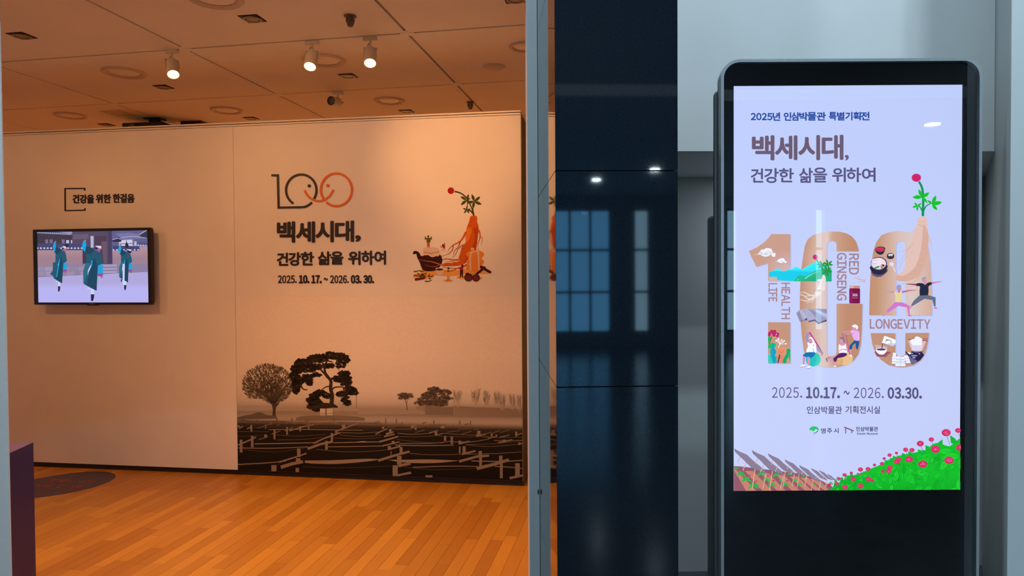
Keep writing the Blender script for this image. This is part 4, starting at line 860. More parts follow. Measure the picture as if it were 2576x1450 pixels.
# pictures in the first two digits
a = blank(60).zoom(1880, 570, 7.25)
def cloud(P, k, x, y):
    a.poly([(x+px_*k, y+py_*k) for px_, py_ in P], S(248, 246, 255))
CL = closed([(0, 120), (60, 95), (100, 60), (115, 30), (170, 25), (190, 5), (240, 0), (300, 15), (320, 60), (340, 95), (375, 90), (370, 150), (335, 160), (305, 140), (300, 110), (240, 150), (170, 155), (100, 125), (50, 115), (0, 125)], 3)
cloud(CL, 1, 155, 378); cloud(CL, .56, 522, 562)
def spiral(cx, cy, r, col, w, t0=0, turns=1.4): a.line([(cx+r*(1-t/14)*math.cos(t0+t*turns*.449), cy+r*(1-t/14)*math.sin(t0+t*turns*.449)) for t in range(14)], w, col, w*.6)
spiral(275, 460, 22, S(120, 112, 140), 6); spiral(355, 475, 34, S(120, 112, 140), 6); a.curve([(160, 495), (230, 480), (300, 500), (380, 470), (440, 480)], 6, S(150, 140, 170), 3); a.curve([(370, 440), (410, 440), (435, 470), (400, 500)], 6, S(120, 112, 140), 3); spiral(460, 455, 22, S(170, 165, 190), 5)
spiral(650, 612, 18, S(170, 165, 190), 4); a.curve([(530, 630), (600, 625), (660, 640)], 4, S(180, 172, 196), 2)
a.poly([(410, 905), (555, 905), (555, 970), (410, 970)], S(212, 182, 168))
a.gpoly([(410, 825)]+smooth_pts([(410, 825), (500, 790), (570, 748), (630, 780), (690, 805), (780, 755), (825, 770), (900, 718), (1000, 760), (1060, 740), (1160, 680), (1250, 640), (1330, 620), (1430, 680), (1500, 720)], 4)+[(1560, 900), (1560, 985), (870, 985), (560, 965), (560, 905), (410, 905)], lambda x, y: S(60, 238, 250) if y < 800 else S(30, 208, 236), cy=[780, 840, 900, 950])
a.poly(smooth_pts([(870, 985), (940, 890), (1000, 875), (1080, 890), (1200, 820), (1330, 760), (1450, 730), (1560, 800)], 4)+[(1560, 985)], S(38, 190, 140)); a.poly(smooth_pts([(1000, 985), (1200, 900), (1400, 800), (1560, 760)], 4)+[(1560, 985)], S(40, 176, 128))
a.line([(1075, 930), (1160, 870), (1300, 800)], 14, S(190, 240, 235), 4); a.line([(930, 965), (960, 940)], 8, S(200, 245, 240), 3)
a.build('poster_landscape', M_SCREEN, disp)
LG, LGD = S(24, 200, 44), S(12, 140, 60)
def sprig(a, x, y, r, col, angs=(200, 270, 330, 30, 120), w=.42):
    for an in angs: leaf(a, x, y, an, r*(1 if an % 7 else .9), r*w, col)
a = blank(80).zoom(1860, 560, 3.816)
ROOT, ROOTD = S(238, 222, 212), S(214, 188, 172)
a.curve([(740, 325), (770, 380), (800, 430), (815, 490)], 10, LGD, 8)
for x, y, r in ((800, 400, 50), (862, 390, 52), (850, 455, 56)): sprig(a, x, y, r, S(40, 150, 60), (190, 250, 320, 10, 80, 140))
for i in range(9): a.ell(738+16*math.cos(i*.7), 322+16*math.sin(i*.7), 9, 9, S(196, 40, 110), n=10, layer=(i == 0))
a.ell(738, 322, 16, 16, S(206, 46, 116))
a.poly(closed([(808, 495), (830, 500), (840, 530), (838, 580), (830, 640), (790, 665), (755, 700), (730, 720), (700, 725), (725, 690), (745, 640), (770, 600), (790, 560), (752, 548), (770, 535), (800, 530)], 4), ROOT)
for P, w in (([(740, 690), (690, 690), (640, 665), (595, 660)], 18), ([(720, 715), (670, 725), (620, 690), (592, 690)], 14), ([(725, 705), (660, 745), (610, 735), (590, 735)], 12), ([(745, 690), (700, 740), (655, 770)], 10), ([(735, 710), (715, 745), (710, 770)], 8), ([(690, 690), (640, 700), (592, 672)], 8), ([(790, 660), (770, 690)], 10)): a.curve(P, w, ROOT, 3)
for x, y in ((775, 610), (760, 640), (800, 590), (815, 560), (745, 670)): a.curve([(x, y), (x+14, y+5), (x+26, y)], 4, ROOTD, 2)
a.build('poster_ginseng', M_SCREEN, disp); a = blank(110).zoom(1860, 560, 3.816)
# folded grey paper
P1 = [(555, 865), (585, 830), (590, 850), (608, 822), (660, 815), (665, 818), (735, 825), (765, 815), (850, 822), (850, 935), (768, 970), (735, 945), (680, 950), (660, 935), (592, 950)]
a.poly(P1, S(170, 166, 190))
for P, cc in (([(558, 868), (583, 840), (618, 930), (592, 945)], (150, 144, 168)), ([(590, 850), (610, 825), (660, 905), (625, 915)], (186, 184, 214)), ([(630, 820), (665, 818), (750, 912), (675, 935), (655, 900)], (176, 176, 208)), ([(665, 818), (720, 838), (850, 925), (765, 955), (745, 930), (755, 915)], (154, 148, 176)), ([(720, 830), (760, 835), (850, 875), (850, 905)], (190, 190, 222)), ([(740, 825), (770, 818), (850, 828), (850, 860)], (150, 146, 174)), ([(592, 948), (618, 928), (620, 938)], (86, 60, 92)), ([(628, 935), (657, 908), (660, 930)], (86, 60, 92)), ([(672, 950), (735, 935), (765, 968), (850, 940), (845, 925), (768, 955), (738, 925), (675, 938)], (92, 72, 100))): a.poly(P, S(*cc))
a.build('poster_paper', M_SCREEN, disp); a = blank(110).zoom(1860, 560, 3.816)
# jar
a.poly([(1068, 597), (1168, 597), (1168, 622), (1068, 622)], S(206, 140, 126)); a.poly([(1068, 600), (1110, 600), (1110, 620), (1068, 620)], S(228, 176, 160)); a.poly(rrect(1066, 1170, 622, 768, 10), S(122, 20, 74)); a.poly(rrect(1072, 1100, 630, 762, 8), S(146, 28, 88)); a.line([(1094, 673), (1146, 673)], 3, S(220, 170, 190)); a.line([(1090, 707), (1152, 707)], 3, S(190, 120, 150)); a.line([(1098, 717), (1144, 717)], 3, S(190, 120, 150))
for x in range(1098, 1142, 8): a.line([(x, 682), (x+5, 682), (x+5, 694), (x, 694)], 3, S(245, 230, 240), layer=False)
a.build('poster_jar', M_SCREEN, disp); a = blank(110).zoom(1860, 560, 3.816)
# trailing root hairs of the second digit
for P, w in (([(1222, 545), (1160, 535), (1125, 520), (1108, 540)], 12), ([(1222, 560), (1180, 555), (1150, 560)], 10), ([(1180, 545), (1150, 510), (1140, 500)], 6)): a.curve(P, w, S(216, 178, 168), 3)
a.build('poster_root_hair', M_SCREEN, disp)
# flowers in the foot of the first digit, exercising figures
a = blank(110).zoom(1920, 770, 8.53)
for x, y in ((160, 570), (200, 530), (230, 575), (265, 530), (285, 580), (330, 590), (320, 630), (150, 610), (250, 620)): a.ell(x, y, 33, 33, S(196, 36, 104), n=14)
a.ell(300, 600, 13, 16, S(240, 180, 210)); a.line([(205, 640), (140, 830)], 16, S(24, 120, 70)); a.line([(205, 650), (300, 660)], 8, S(190, 200, 150))
a.poly(closed([(128, 640), (180, 670), (150, 760), (128, 790)], 4), S(20, 180, 90)); a.poly(closed([(128, 830), (200, 780), (290, 800), (270, 870), (140, 910), (128, 900)], 4), S(26, 196, 96))
a.poly(closed([(210, 790), (250, 820), (260, 900), (300, 960), (290, 1040), (305, 1120), (300, 1215), (180, 1215), (150, 1120), (180, 1040), (165, 960), (200, 880)], 4), S(20, 170, 196)); a.poly(closed([(128, 1020), (180, 1080), (220, 1215), (128, 1215)], 3), S(60, 210, 190))
a.line([(240, 850), (245, 1000), (240, 1200)], 6, S(16, 130, 160)); a.line([(150, 1060), (200, 1210)], 4, S(30, 160, 160))
for x, y in ((295, 735), (350, 695), (415, 720), (470, 740), (505, 800), (330, 720), (440, 760)): a.line([(385, 810), (x, y)], 9, S(252, 250, 255), layer=False); a.ell(x, y, 17, 17, S(252, 250, 255), n=12)
a.line([(385, 800), (340, 890)], 14, S(250, 248, 255))
a.poly(closed([(320, 910), (360, 890), (420, 882), (490, 905), (500, 960), (470, 1010), (420, 1030), (370, 1020), (330, 970)], 4), S(244, 146, 104)); a.poly(closed([(400, 1040), (450, 1060), (470, 1100), (440, 1200), (370, 1205), (380, 1100)], 4), S(232, 140, 110))
for x in (340, 370, 400, 440, 470): a.line([(405+(x-405)*.4, 1010), (x, 930)], 6, S(190, 90, 60), 3, layer=False)
a.line([(375, 1035), (335, 1215)], 30, S(128, 60, 70)); a.ell(295, 1045, 24, 24, S(244, 146, 104)); a.line([(345, 1120), (310, 1080)], 6, S(80, 40, 60)); a.line([(365, 1110), (415, 1095)], 6, S(80, 40, 60))
a.poly(closed([(520, 930), (570, 905), (600, 930), (598, 980), (560, 1010), (560, 1090), (520, 1150), (510, 1215), (440, 1215), (450, 1130), (490, 1060), (520, 1000)], 4), S(26, 170, 110)); a.poly(closed([(600, 980), (560, 1010), (570, 1090), (600, 1180)], 4), S(30, 190, 80))
SKN, SKD = S(226, 150, 190), S(190, 90, 150)
a.build('poster_flowers', M_SCREEN, disp); a = blank(110).zoom(1920, 770, 8.53)
# seated man with band on teal ball
a.ell(1095, 1135, 162, 156, S(44, 206, 186)); a.ell(1060, 1150, 120, 120, S(40, 196, 190))
a.line([(1010, 550), (1140, 740), (1290, 990)], 34, S(196, 70, 150), 24)
a.poly([(935, 640), (950, 560), (1000, 560), (995, 620), (980, 680), (1010, 760), (970, 770), (930, 700)], S(160, 150, 196)); a.ell(985, 535, 24, 22, SKN)
a.poly([(1140, 790), (1190, 850), (1300, 980), (1270, 1010), (1190, 950), (1140, 880)], S(160, 150, 196)); a.ell(1300, 990, 20, 20, SKN); a.line([(1295, 1000), (1280, 1055)], 12, S(70, 50, 80))
a.poly(closed([(970, 770), (1040, 780), (1130, 770), (1160, 860), (1165, 960), (1130, 1000), (960, 985), (955, 920), (985, 850)], 4), S(250, 252, 255)); a.poly([(1075, 890), (1090, 890), (1130, 990), (1100, 995)], S(190, 205, 235)); a.ell(1103, 832, 10, 10, S(60, 60, 90)); 
a.ell(1045, 715, 50, 62, SKN); a.poly(closed([(1000, 690), (1040, 650), (1085, 680), (1120, 750), (1090, 770), (1070, 720), (1050, 690)], 4), S(252, 250, 255)); a.line([(1010, 705), (1045, 700)], 8, S(120, 60, 100)); a.poly([(1000, 770), (1075, 765), (1060, 785), (1020, 785)], SKD)
a.poly(closed([(870, 1050), (960, 985), (1130, 985), (1125, 1040), (1040, 1110), (1000, 1075), (940, 1090)], 3), S(20, 120, 180))
a.poly([(870, 1060), (925, 1080), (910, 1180), (900, 1245), (870, 1240), (870, 1150)], SKN); a.poly([(970, 1080), (1025, 1100), (1020, 1270), (990, 1270), (975, 1180)], SKN); a.line([(915, 1090), (890, 1240)], 8, SKD)
for x, y in ((865, 1275), (995, 1305)): a.poly(closed([(x-60, y+10), (x+30, y-30), (x+55, y), (x+10, y+25), (x-50, y+30)], 3), S(250, 250, 255)); a.line([(x-58, y+22), (x+10, y+28), (x+50, y+5)], 8, S(60, 56, 90))
a.build('poster_figure', M_SCREEN, disp); a = blank(110).zoom(1920, 770, 8.53)
# trainer and woman
a.ell(1780, 1110, 170, 150, S(238, 194, 140)); a.poly(closed([(1600, 1160), (1720, 1120), (1740, 1200), (1680, 1255), (1610, 1250)], 3), S(226, 174, 116))
a.poly([(1985, 720), (2090, 730), (2075, 830), (2050, 930), (2015, 890), (2005, 780), (1950, 820), (1920, 920), (1870, 910), (1880, 830)], S(20, 92, 150)); a.poly([(1875, 915), (1920, 925), (1910, 1040), (1880, 1030)], SKN); a.ell(1905, 1055, 30, 16, S(250, 250, 255))
a.poly(closed([(1905, 510), (2000, 500), (2080, 530), (2090, 600), (2085, 725), (1990, 715), (1945, 650), (1930, 590)], 4), S(236, 180, 238)); a.line([(1910, 525), (1720, 545)], 26, SKN, 18); a.line([(1960, 575), (1790, 580)], 26, SKN, 18); a.poly([(1900, 512), (1970, 505), (1975, 545), (1910, 550)], S(240, 190, 240))
a.ell(1985, 465, 48, 50, SKN); a.poly(closed([(1930, 410), (1985, 378), (2045, 400), (2060, 450), (2035, 490), (2010, 450), (1940, 430)], 4), S(252, 250, 255))
a.line([(1720, 560), (1750, 670)], 10, S(170, 50, 130)); a.line([(1800, 590), (1880, 1030)], 14, S(190, 60, 140)); a.line([(1810, 640), (1890, 1020)], 8, S(210, 90, 160))
a.poly(closed([(1650, 800), (1690, 830), (1760, 830), (1800, 790), (1800, 860), (1820, 990), (1660, 1000), (1640, 900)], 3), S(252, 250, 255)); a.poly([(1670, 790), (1790, 780), (1760, 835), (1700, 840)], SKN); a.line([(1810, 830), (1830, 930), (1730, 910)], 30, SKN, 20); a.line([(1610, 980), (1720, 910)], 18, SKN)
a.ell(1710, 725, 45, 60, SKN); a.poly(closed([(1660, 690), (1690, 655), (1750, 665), (1778, 720), (1770, 770), (1740, 750), (1730, 700)], 4), S(130, 120, 150))
a.poly(closed([(1560, 1090), (1650, 1010), (1720, 990), (1810, 1000), (1810, 1050), (1720, 1090), (1620, 1110), (1590, 1180), (1545, 1180), (1510, 1130)], 3), S(86, 34, 104)); a.poly([(1520, 1110), (1540, 1160), (1430, 1170), (1425, 1150)], SKN); a.poly([(1550, 1185), (1595, 1185), (1585, 1270), (1555, 1270)], SKN); a.ell(1565, 1280, 30, 12, S(250, 250, 255)); a.poly([(1360, 1100), (1380, 1110), (1410, 1190), (1390, 1190)], S(90, 60, 100)); a.line([(1390, 1140), (1470, 1085)], 12, S(206, 60, 150)); a.line([(1390, 1120), (1430, 1075)], 12, S(206, 60, 150))
a.build('poster_figure', M_SCREEN, disp)
# pictures in the last digit
a = blank(110).zoom(2180, 590, 6.59)
RT, RTM, RTD = S(232, 196, 184), S(222, 176, 156), S(200, 150, 134)
K2 = lambda x, y: ((2120+x/2.7875-2180)*6.59, (420+y/2.788-590)*6.59)
bodyk = [K2(*p) for p in [(540, 345), (570, 338), (598, 345), (600, 400), (608, 440), (612, 500), (605, 580), (590, 660), (565, 720), (530, 765), (490, 785), (440, 795), (384, 785), (384, 745), (430, 725), (455, 640), (485, 580), (495, 500), (505, 440), (528, 400), (532, 370)]]
a.poly(closed(bodyk, 4), RT); a.poly(closed([K2(*p) for p in [(575, 400), (605, 440), (612, 500), (605, 580), (590, 660), (565, 720), (530, 765), (490, 785), (440, 795), (384, 785), (384, 750), (440, 752), (510, 700), (545, 620), (565, 520)]], 4), RTM)
for x, y, l in ((540, 372, 45), (535, 395, 55), (555, 405, 30), (575, 470, 28), (572, 490, 30), (570, 530, 30), (565, 560, 32), (555, 600, 35), (550, 640, 35), (530, 680, 35), (500, 720, 35), (470, 740, 30), (480, 590, 30), (500, 540, 20), (440, 765, 20)): a.line([K2(x, y), K2(x+l*.5, y+4), K2(x+l, y-1)], 5, RTD, 2)
for P, w in (([(500, 520), (470, 560), (430, 580), (386, 592)], 14), ([(490, 550), (440, 610), (386, 680)], 12), ([(470, 600), (420, 670), (386, 735)], 4), ([(560, 740), (510, 795), (450, 812), (384, 806)], 16), ([(612, 470), (625, 510), (615, 560)], 12), ([(615, 500), (636, 535), (625, 590)], 3), ([(450, 790), (400, 770), (384, 772)], 18)): a.curve([K2(*p) for p in P], w, RTM if w > 5 else RTD, 3)
a.curve([(930, 640), (940, 580), (1000, 520), (1010, 480)], 6, S(206, 176, 170), 3)
a.build('poster_root', M_SCREEN, disp); a = blank(150).zoom(2180, 590, 6.59)
# dishes
BW, BWD = S(74, 60, 92), S(46, 38, 62)
a.poly(closed([(155, 230), (190, 190), (250, 178), (320, 195), (325, 240), (290, 300), (240, 315), (190, 290)], 4), BWD); a.ell(242, 228, 80, 42, S(112, 84, 110)); a.ell(242, 224, 68, 36, S(206, 34, 72))
for i in range(6): a.ell(195+i*18, 215+10*(i % 2), 14, 10, S(228, 60, 90), n=10, layer=False)
a.ell(416, 345, 62, 42, BWD); a.ell(416, 326, 62, 40, S(70, 62, 84)); a.ell(416, 322, 48, 28, S(40, 36, 54))
for i in range(9): a.ell(385+i*8, 318+12*math.sin(i*2.1), 12, 9, S(224, 224, 240), n=8, layer=False)
a.poly([(92, 600), (370, 550), (372, 585), (330, 630), (260, 680), (190, 688), (120, 660)], S(96, 84, 124)); a.poly(closed([(92, 500), (350, 480), (350, 560), (320, 620), (230, 648), (140, 630), (92, 580)], 3), BWD); a.ell(222, 462, 136, 112, S(70, 58, 88)); a.ell(218, 462, 124, 98, S(234, 214, 232))
for x, y, r in ((160, 410, 52), (230, 440, 66), (290, 460, 46), (180, 480, 56), (240, 395, 40), (150, 460, 36)): a.ell(x, y, r, r*.6, S(244, 228, 242))
for P in ([(130, 420), (170, 400), (200, 410)], [(110, 460), (160, 470), (190, 450)]): a.curve(P, 6, S(150, 120, 150), 3)
for x, y in ((190, 525), (165, 535), (275, 530), (210, 515)): a.ell(x, y, 22, 14, S(40, 170, 70), n=10)
a.ell(285, 490, 26, 22, S(214, 130, 110)); a.ell(298, 497, 18, 16, S(80, 20, 40)); a.ell(262, 510, 20, 14, S(222, 150, 130))
a.ell(433, 470, 36, 36, S(226, 224, 248)); a.line([(448, 500), (500, 600)], 12, S(236, 234, 252))
a.build('poster_dishes', M_SCREEN, disp); a = blank(190).zoom(2180, 590, 6.59)
# two figures stretching
GR, PKP = S(104, 112, 134), S(214, 122, 206)
a.line([(480, 935), (390, 930), (280, 925)], 34, S(220, 150, 170), 8); a.line([(605, 935), (720, 910), (840, 902)], 36, S(196, 116, 150), 10)
a.poly(closed([(482, 920), (530, 945), (575, 945), (605, 920), (605, 1010), (605, 1095), (500, 1095), (498, 1010)], 3), S(232, 216, 160)); a.ell(560, 875, 34, 44, S(214, 140, 160)); a.poly(closed([(515, 850), (540, 812), (585, 820), (590, 850), (560, 860), (550, 900), (520, 890)], 4), S(160, 160, 190)); a.poly([(530, 900), (575, 905), (570, 945), (540, 945)], S(206, 126, 150))
a.poly([(485, 1105), (610, 1105), (730, 1160), (735, 1320), (710, 1320), (690, 1190), (550, 1165), (380, 1275), (350, 1245)], PKP); a.poly([(350, 1245), (380, 1275), (300, 1335), (275, 1335)], S(220, 150, 180)); a.ell(738, 1328, 34, 9, S(206, 110, 160))
a.line([(845, 810), (760, 805), (680, 802)], 28, S(150, 60, 90), 8); a.line([(1095, 785), (1180, 768), (1270, 755)], 34, S(212, 130, 170), 8)
a.poly(closed([(848, 790), (940, 785), (990, 805), (1040, 775), (1095, 770), (1098, 810), (1045, 840), (1040, 990), (900, 990), (905, 840), (848, 835)], 2), S(34, 42, 66)); a.ell(985, 750, 34, 46, S(226, 150, 180)); a.poly(closed([(935, 730), (950, 690), (1005, 682), (1005, 705), (975, 720), (955, 760)], 4), S(160, 164, 186)); a.poly([(960, 780), (1010, 780), (995, 815), (970, 805)], S(226, 150, 180))
a.poly([(895, 990), (1045, 985), (1165, 1020), (1165, 1170), (1140, 1175), (1110, 1065), (980, 1045), (780, 1165), (755, 1155), (800, 1080)], GR); a.poly([(755, 1160), (785, 1165), (735, 1215), (735, 1180)], S(222, 140, 170)); a.poly([(1145, 1180), (1165, 1180), (1205, 1210), (1140, 1212)], S(216, 130, 170))
a.build('poster_figure', M_SCREEN, disp)
a = blank(110).zoom(2170, 820, 12.085)
a.poly([(395, 760), (500, 745), (915, 770), (740, 925), (470, 910)], S(156, 84, 100)); a.line([(860, 790), (720, 900)], 10, S(196, 130, 140))
a.poly([(400, 540), (800, 600), (780, 680), (450, 680)], S(214, 176, 180)); a.poly(closed([(445, 690), (520, 645), (620, 640), (720, 655), (775, 690), (760, 760), (690, 835), (610, 850), (530, 830), (465, 770)], 4), S(252, 250, 255)); a.ell(608, 692, 142, 34, S(92, 66, 118))
a.poly([(640, 480), (665, 490), (630, 690), (600, 690)], S(120, 70, 90))
a.poly([(625, 490), (695, 285), (730, 280), (1035, 390), (1050, 440), (1035, 530), (965, 590), (920, 588), (650, 500)], S(250, 251, 255)); a.poly([(840, 500), (1035, 500), (1030, 540), (965, 585), (800, 540)], S(206, 212, 245)); a.curve([(790, 405), (860, 405), (915, 460), (890, 505)], 26, S(110, 112, 140), 10); a.ell(768, 405, 26, 28, S(90, 150, 160)); a.ell(728, 452, 12, 8, S(110, 112, 140)); a.line([(655, 500), (950, 580)], 8, S(70, 66, 100))
# wrapped sugar blocks
for x0, x1, y0, y1 in ((955, 1060, 790, 905), (930, 1190, 900, 975), (930, 1330, 975, 1065), (920, 1340, 1065, 1130), (1030, 1350, 1130, 1205), (1190, 1330, 910, 1000), (1290, 1480, 870, 960), (1330, 1490, 960, 1040), (1350, 1500, 1040, 1110), (1400, 1500, 770, 870)): a.poly(rrect(x0, x1, y0, y1, 26, 4), S(196, 204, 240)); a.poly(rrect(x0+5, x1-5, y0+5, y1-9, 24, 4), S(246, 249, 255), layer=False)
a.line([(1190, 910), (1190, 1200)], 8, S(160, 166, 206)); a.curve([(1050, 990), (1150, 1012), (1300, 1000)], 8, S(90, 90, 130)); a.curve([(950, 1065), (1150, 1080), (1330, 1078)], 8, S(140, 146, 190))
# covered pot and dark kettle
a.poly([(1410, 420), (1920, 430), (1980, 430), (1850, 720), (1540, 720)], S(222, 190, 196)); a.line([(1420, 375), (1690, 400)], 24, S(160, 70, 90)); a.line([(1560, 345), (2020, 365)], 22, S(170, 84, 100)); a.line([(1860, 400), (2030, 428)], 26, S(160, 70, 90))
a.poly(closed([(1490, 400), (1600, 360), (1650, 300), (1720, 290), (1780, 320), (1860, 370), (1840, 430), (1840, 560), (1720, 600), (1560, 560), (1500, 470)], 4), S(248, 250, 255)); a.gpoly([(1500, 560), (1870, 560), (1840, 730), (1560, 730)], lambda x, y: S(224, 216, 236))
a.poly(closed([(1540, 730), (1700, 760), (1850, 735), (1860, 790), (1910, 850), (1880, 910), (1760, 1040), (1560, 1140), (1510, 1100), (1460, 980), (1430, 890), (1350, 790), (1345, 740), (1440, 820), (1490, 840), (1520, 780)], 4), S(44, 36, 72)); a.poly(closed([(1465, 870), (1540, 960), (1660, 1010), (1700, 1060), (1560, 1135), (1510, 1095), (1470, 990)], 4), S(112, 106, 150))
a.ell(1610, 880, 100, 20, S(170, 166, 206)); a.ell(1600, 940, 52, 24, S(160, 156, 200)); a.ell(1765, 822, 26, 12, S(220, 218, 245)); a.ell(1540, 815, 34, 16, S(190, 186, 220)); a.line([(1540, 745), (1700, 775), (1850, 745)], 22, S(120, 112, 160))
a.build('poster_tableware', M_SCREEN, disp)
# the tall sprig above the last digit
a = blank(160).zoom(1840, 200, 4.028)
a.curve([(1912, 1020), (1945, 1090), (1955, 1200), (1952, 1370)], 22, S(16, 150, 90), 26); a.curve([(1955, 1330), (1985, 1270), (2040, 1240)], 16, S(16, 150, 90), 8); a.curve([(1950, 1330), (1925, 1280), (1900, 1265)], 16, S(16, 150, 90), 8); a.curve([(1955, 1200), (2000, 1240)], 12, LG, 8)
for x, y, L in ((1945, 1180, ((245, 90), (325, 90), (180, 100), (40, 70))), (2045, 1245, ((295, 95), (350, 105), (50, 85), (215, 60))), (1898, 1268, ((225, 50), (320, 50), (165, 56), (95, 52), (20, 40)))):
    for an, l in L: leaf(a, x, y, an, l, l*.46, LG); a.line([(x, y), (x+l*.85*math.cos(R(an)), y+l*.85*math.sin(R(an)))], 4, S(20, 170, 50), 2)
for i in range(13): a.ell(1885+40*math.cos(i*.483), 982+34*math.sin(i*.483), 10, 9, S(200, 28, 96), n=8, layer=(i == 0))
a.ell(1885, 982, 44, 38, S(212, 32, 104))
a.build('poster_sprig', M_SCREEN, disp)
# shaded beds and the flowering hill
a = blank(110).zoom(1840, 1110, 8.587)
a.poly([(60, 560), (220, 570), (1500, 720), (1950, 860), (2200, 1000), (2230, 1200), (60, 1200)], S(150, 90, 104))
for x in (-140, 230, 560, 900, 1200, 1430, 1640): a.poly([(x+90, 640+max(0, x)*.12), (x+250, 640+max(0, x)*.12), (x+700-max(0, x)*.12, 1115), (x+480-max(0, x)*.05, 1115)], S(206, 130, 112)); a.line([(x+90, 640+max(0, x)*.12), (x+480-max(0, x)*.05, 1115)], 8, S(226, 160, 130))
for x, y, q in ((115, 615, 60), (220, 740, 115), (340, 860, 130), (500, 1000, 150), (655, 740, 100), (770, 860, 110), (890, 970, 125), (990, 760, 95), (1110, 860, 70), (1195, 965, 110), (930, 660, 60), (1280, 730, 70), (1400, 870, 80), (1500, 960, 80), (1570, 780, 50), (1820, 980, 50), (1860, 860, 45), (1970, 970, 55), (520, 650, 40)):
    for an in (200, 255, 320, 15, 160): leaf(a, x, y, an, q*(.95 if an in (160, 15) else .75), q*.34, S(26, 190, 70)); 
for x, y in ((275, 650), (405, 770), (545, 890), (810, 770), (925, 875), (1130, 770), (1225, 880)): a.ell(x, y, 26, 22, S(206, 70, 110), n=10)
for k, (x, y, L) in enumerate(((70, 175, 700), (455, 210, 690), (805, 280, 580), (1170, 408, 480), (1480, 530, 470), (1740, 595, 340), (1915, 640, 280), (2090, 720, 200))):
    s_ = L/700
    P = [(x, y), (x+130*s_, y+70*s_), (x+280*s_, y+135*s_), (x+400*s_, y+250*s_), (x+620*s_, y+430*s_), (x+745*s_, y+560*s_), (x+600*s_, y+520*s_), (x+400*s_, y+440*s_), (x+200*s_, y+240*s_), (x+30*s_, y+80*s_)]
    for q, y0, y1 in ((90*s_, 120*s_, 300*s_), (400*s_, 420*s_, 900*s_), (200*s_, 300*s_, 480*s_), (640*s_, 520*s_, 860*s_)):
        if k < 7: a.line([(x+q+ (60*s_ if q > 300*s_ else 70*s_), y+y0), (x+q-10*s_, min(1115, y+y1))], 15*s_+3, S(232, 172, 152), layer=False)
    a.poly(P, S(96, 84, 108)); a.poly([(px_+(x+380*s_-px_)*.05, py_+(y+280*s_-py_)*.05) for px_, py_ in P], S(142, 128, 150))
a.build('poster_beds', M_SCREEN, disp)
a = Art(None, 0, 5e-6, conv=kmap).zoom(2080, 1060, 7.36); a.k = 300
hill = smooth_pts([(0, 1330), (130, 1240), (230, 1170), (300, 1110), (420, 1060), (560, 1000), (700, 950), (850, 880), (1000, 820), (1150, 730), (1300, 660), (1450, 620), (1600, 590), (1750, 560), (1880, 520), (1980, 430), (2100, 400), (2280, 460), (2380, 400), (2500, 300)], 3)
a.gpoly(hill+[(2500, 1400), (0, 1400)], lambda x, y: S(16, 180, 36) if y > 1000 else S(20, 196, 40), cx=[400, 800, 1200, 1600, 2000], cy=[700, 1000])
rh = random.Random(21)
for x, y, L in ((270, 1160, 60), (360, 1080, 70), (420, 1045, 60), (590, 980, 55), (700, 950, 40), (1110, 740, 70), (1210, 700, 70), (1260, 665, 70), (1430, 610, 70), (1550, 580, 80), (1730, 545, 80), (1800, 545, 70), (1870, 470, 90), (2170, 340, 130), (2340, 290, 130)): a.poly([(x-L*.25, y-L*.3), (x+L*.5, y-L*.1 if L < 100 else y+L*.2), (x+L*1.0, y+L*1.0), (x-L*.1, y+L*.9)] if x != 2170 else [(2170, 330), (2175, 420), (2080, 430), (2090, 390)], S(18, 186, 50))
for _ in range(120):
    x = rh.random()*2400+100; k = x/2500; y = 1180-720*k+rh.random()*(90+700*k); L = 60+300*k*rh.random()+60*k; an = rh.random()*360
    if y > 1340: continue
    leaf(a, x-4*math.cos(R(an)), y-4*math.sin(R(an)), an, L+10, L*.5+12, S(12, 140, 44)); leaf(a, x, y, an, L, L*.5, S(*[(16, 182, 34), (24, 208, 44), (36, 216, 50), (20, 194, 40)][rh.randrange(4)]))
    a.curve([(x, y), (x+L*.5*math.cos(R(an))-L*.05*math.sin(R(an)), y+L*.5*math.sin(R(an))+L*.05*math.cos(R(an))), (x+L*math.cos(R(an)), y+L*math.sin(R(an)))], 5, S(10, 128, 60), 2, n=3)
FLW = [(245, 1070, 30, 1), (345, 1003, 40, 1), (470, 965, 30, 1), (640, 900, 48, 1), (780, 890, 45, 0), (900, 813, 30, 1), (1040, 790, 40, 0), (1080, 693, 30, 1), (1180, 627, 40, 1), (1308, 588, 30, 1), (1478, 525, 48, 1), (1595, 532, 48, 1), (1750, 410, 66, 1), (1955, 332, 50, 1), (2230, 203, 84, 1), (2450, 160, 55, 1), (200, 1165, 38, 0), (350, 1232, 52, 0), (505, 1080, 50, 0), (640, 1212, 54, 0), (785, 1075, 52, 0), (860, 1110, 36, 0), (1050, 935, 36, 0), (1185, 860, 50, 0), (1165, 925, 50, 0), (1345, 705, 50, 0), (1310, 755, 52, 0), (1540, 705, 72, 0), (1795, 793, 84, 0), (2030, 515, 86, 0), (2282, 720, 86, 0), (2490, 480, 78, 0), (60, 1190, 34, 0), (620, 1003, 22, 0)]
for x, y, r, st in FLW:
    if st: a.curve([(x+r*.15, y+r*.5), (x+r*.4, y+r*1.5), (x+r*.8, y+r*2.6)], 10, S(60, 150, 130), 7, n=3)
for x, y, r, st in FLW:
    a.ell(x, y, r, r*.8, S(206, 34, 98)); a.ell(x, y-r*.06, r*.86, r*.66, S(224, 44, 108))
    if r > 36:
        for _ in range(int(r/4)): t = rh.random()*6.28; q = rh.random()*.7; a.ell(x+r*q*math.cos(t), y+r*.75*q*math.sin(t), r*.07, r*.05, S(250, 150, 190), n=6, layer=False)
a.build('poster_hill', M_SCREEN, disp)

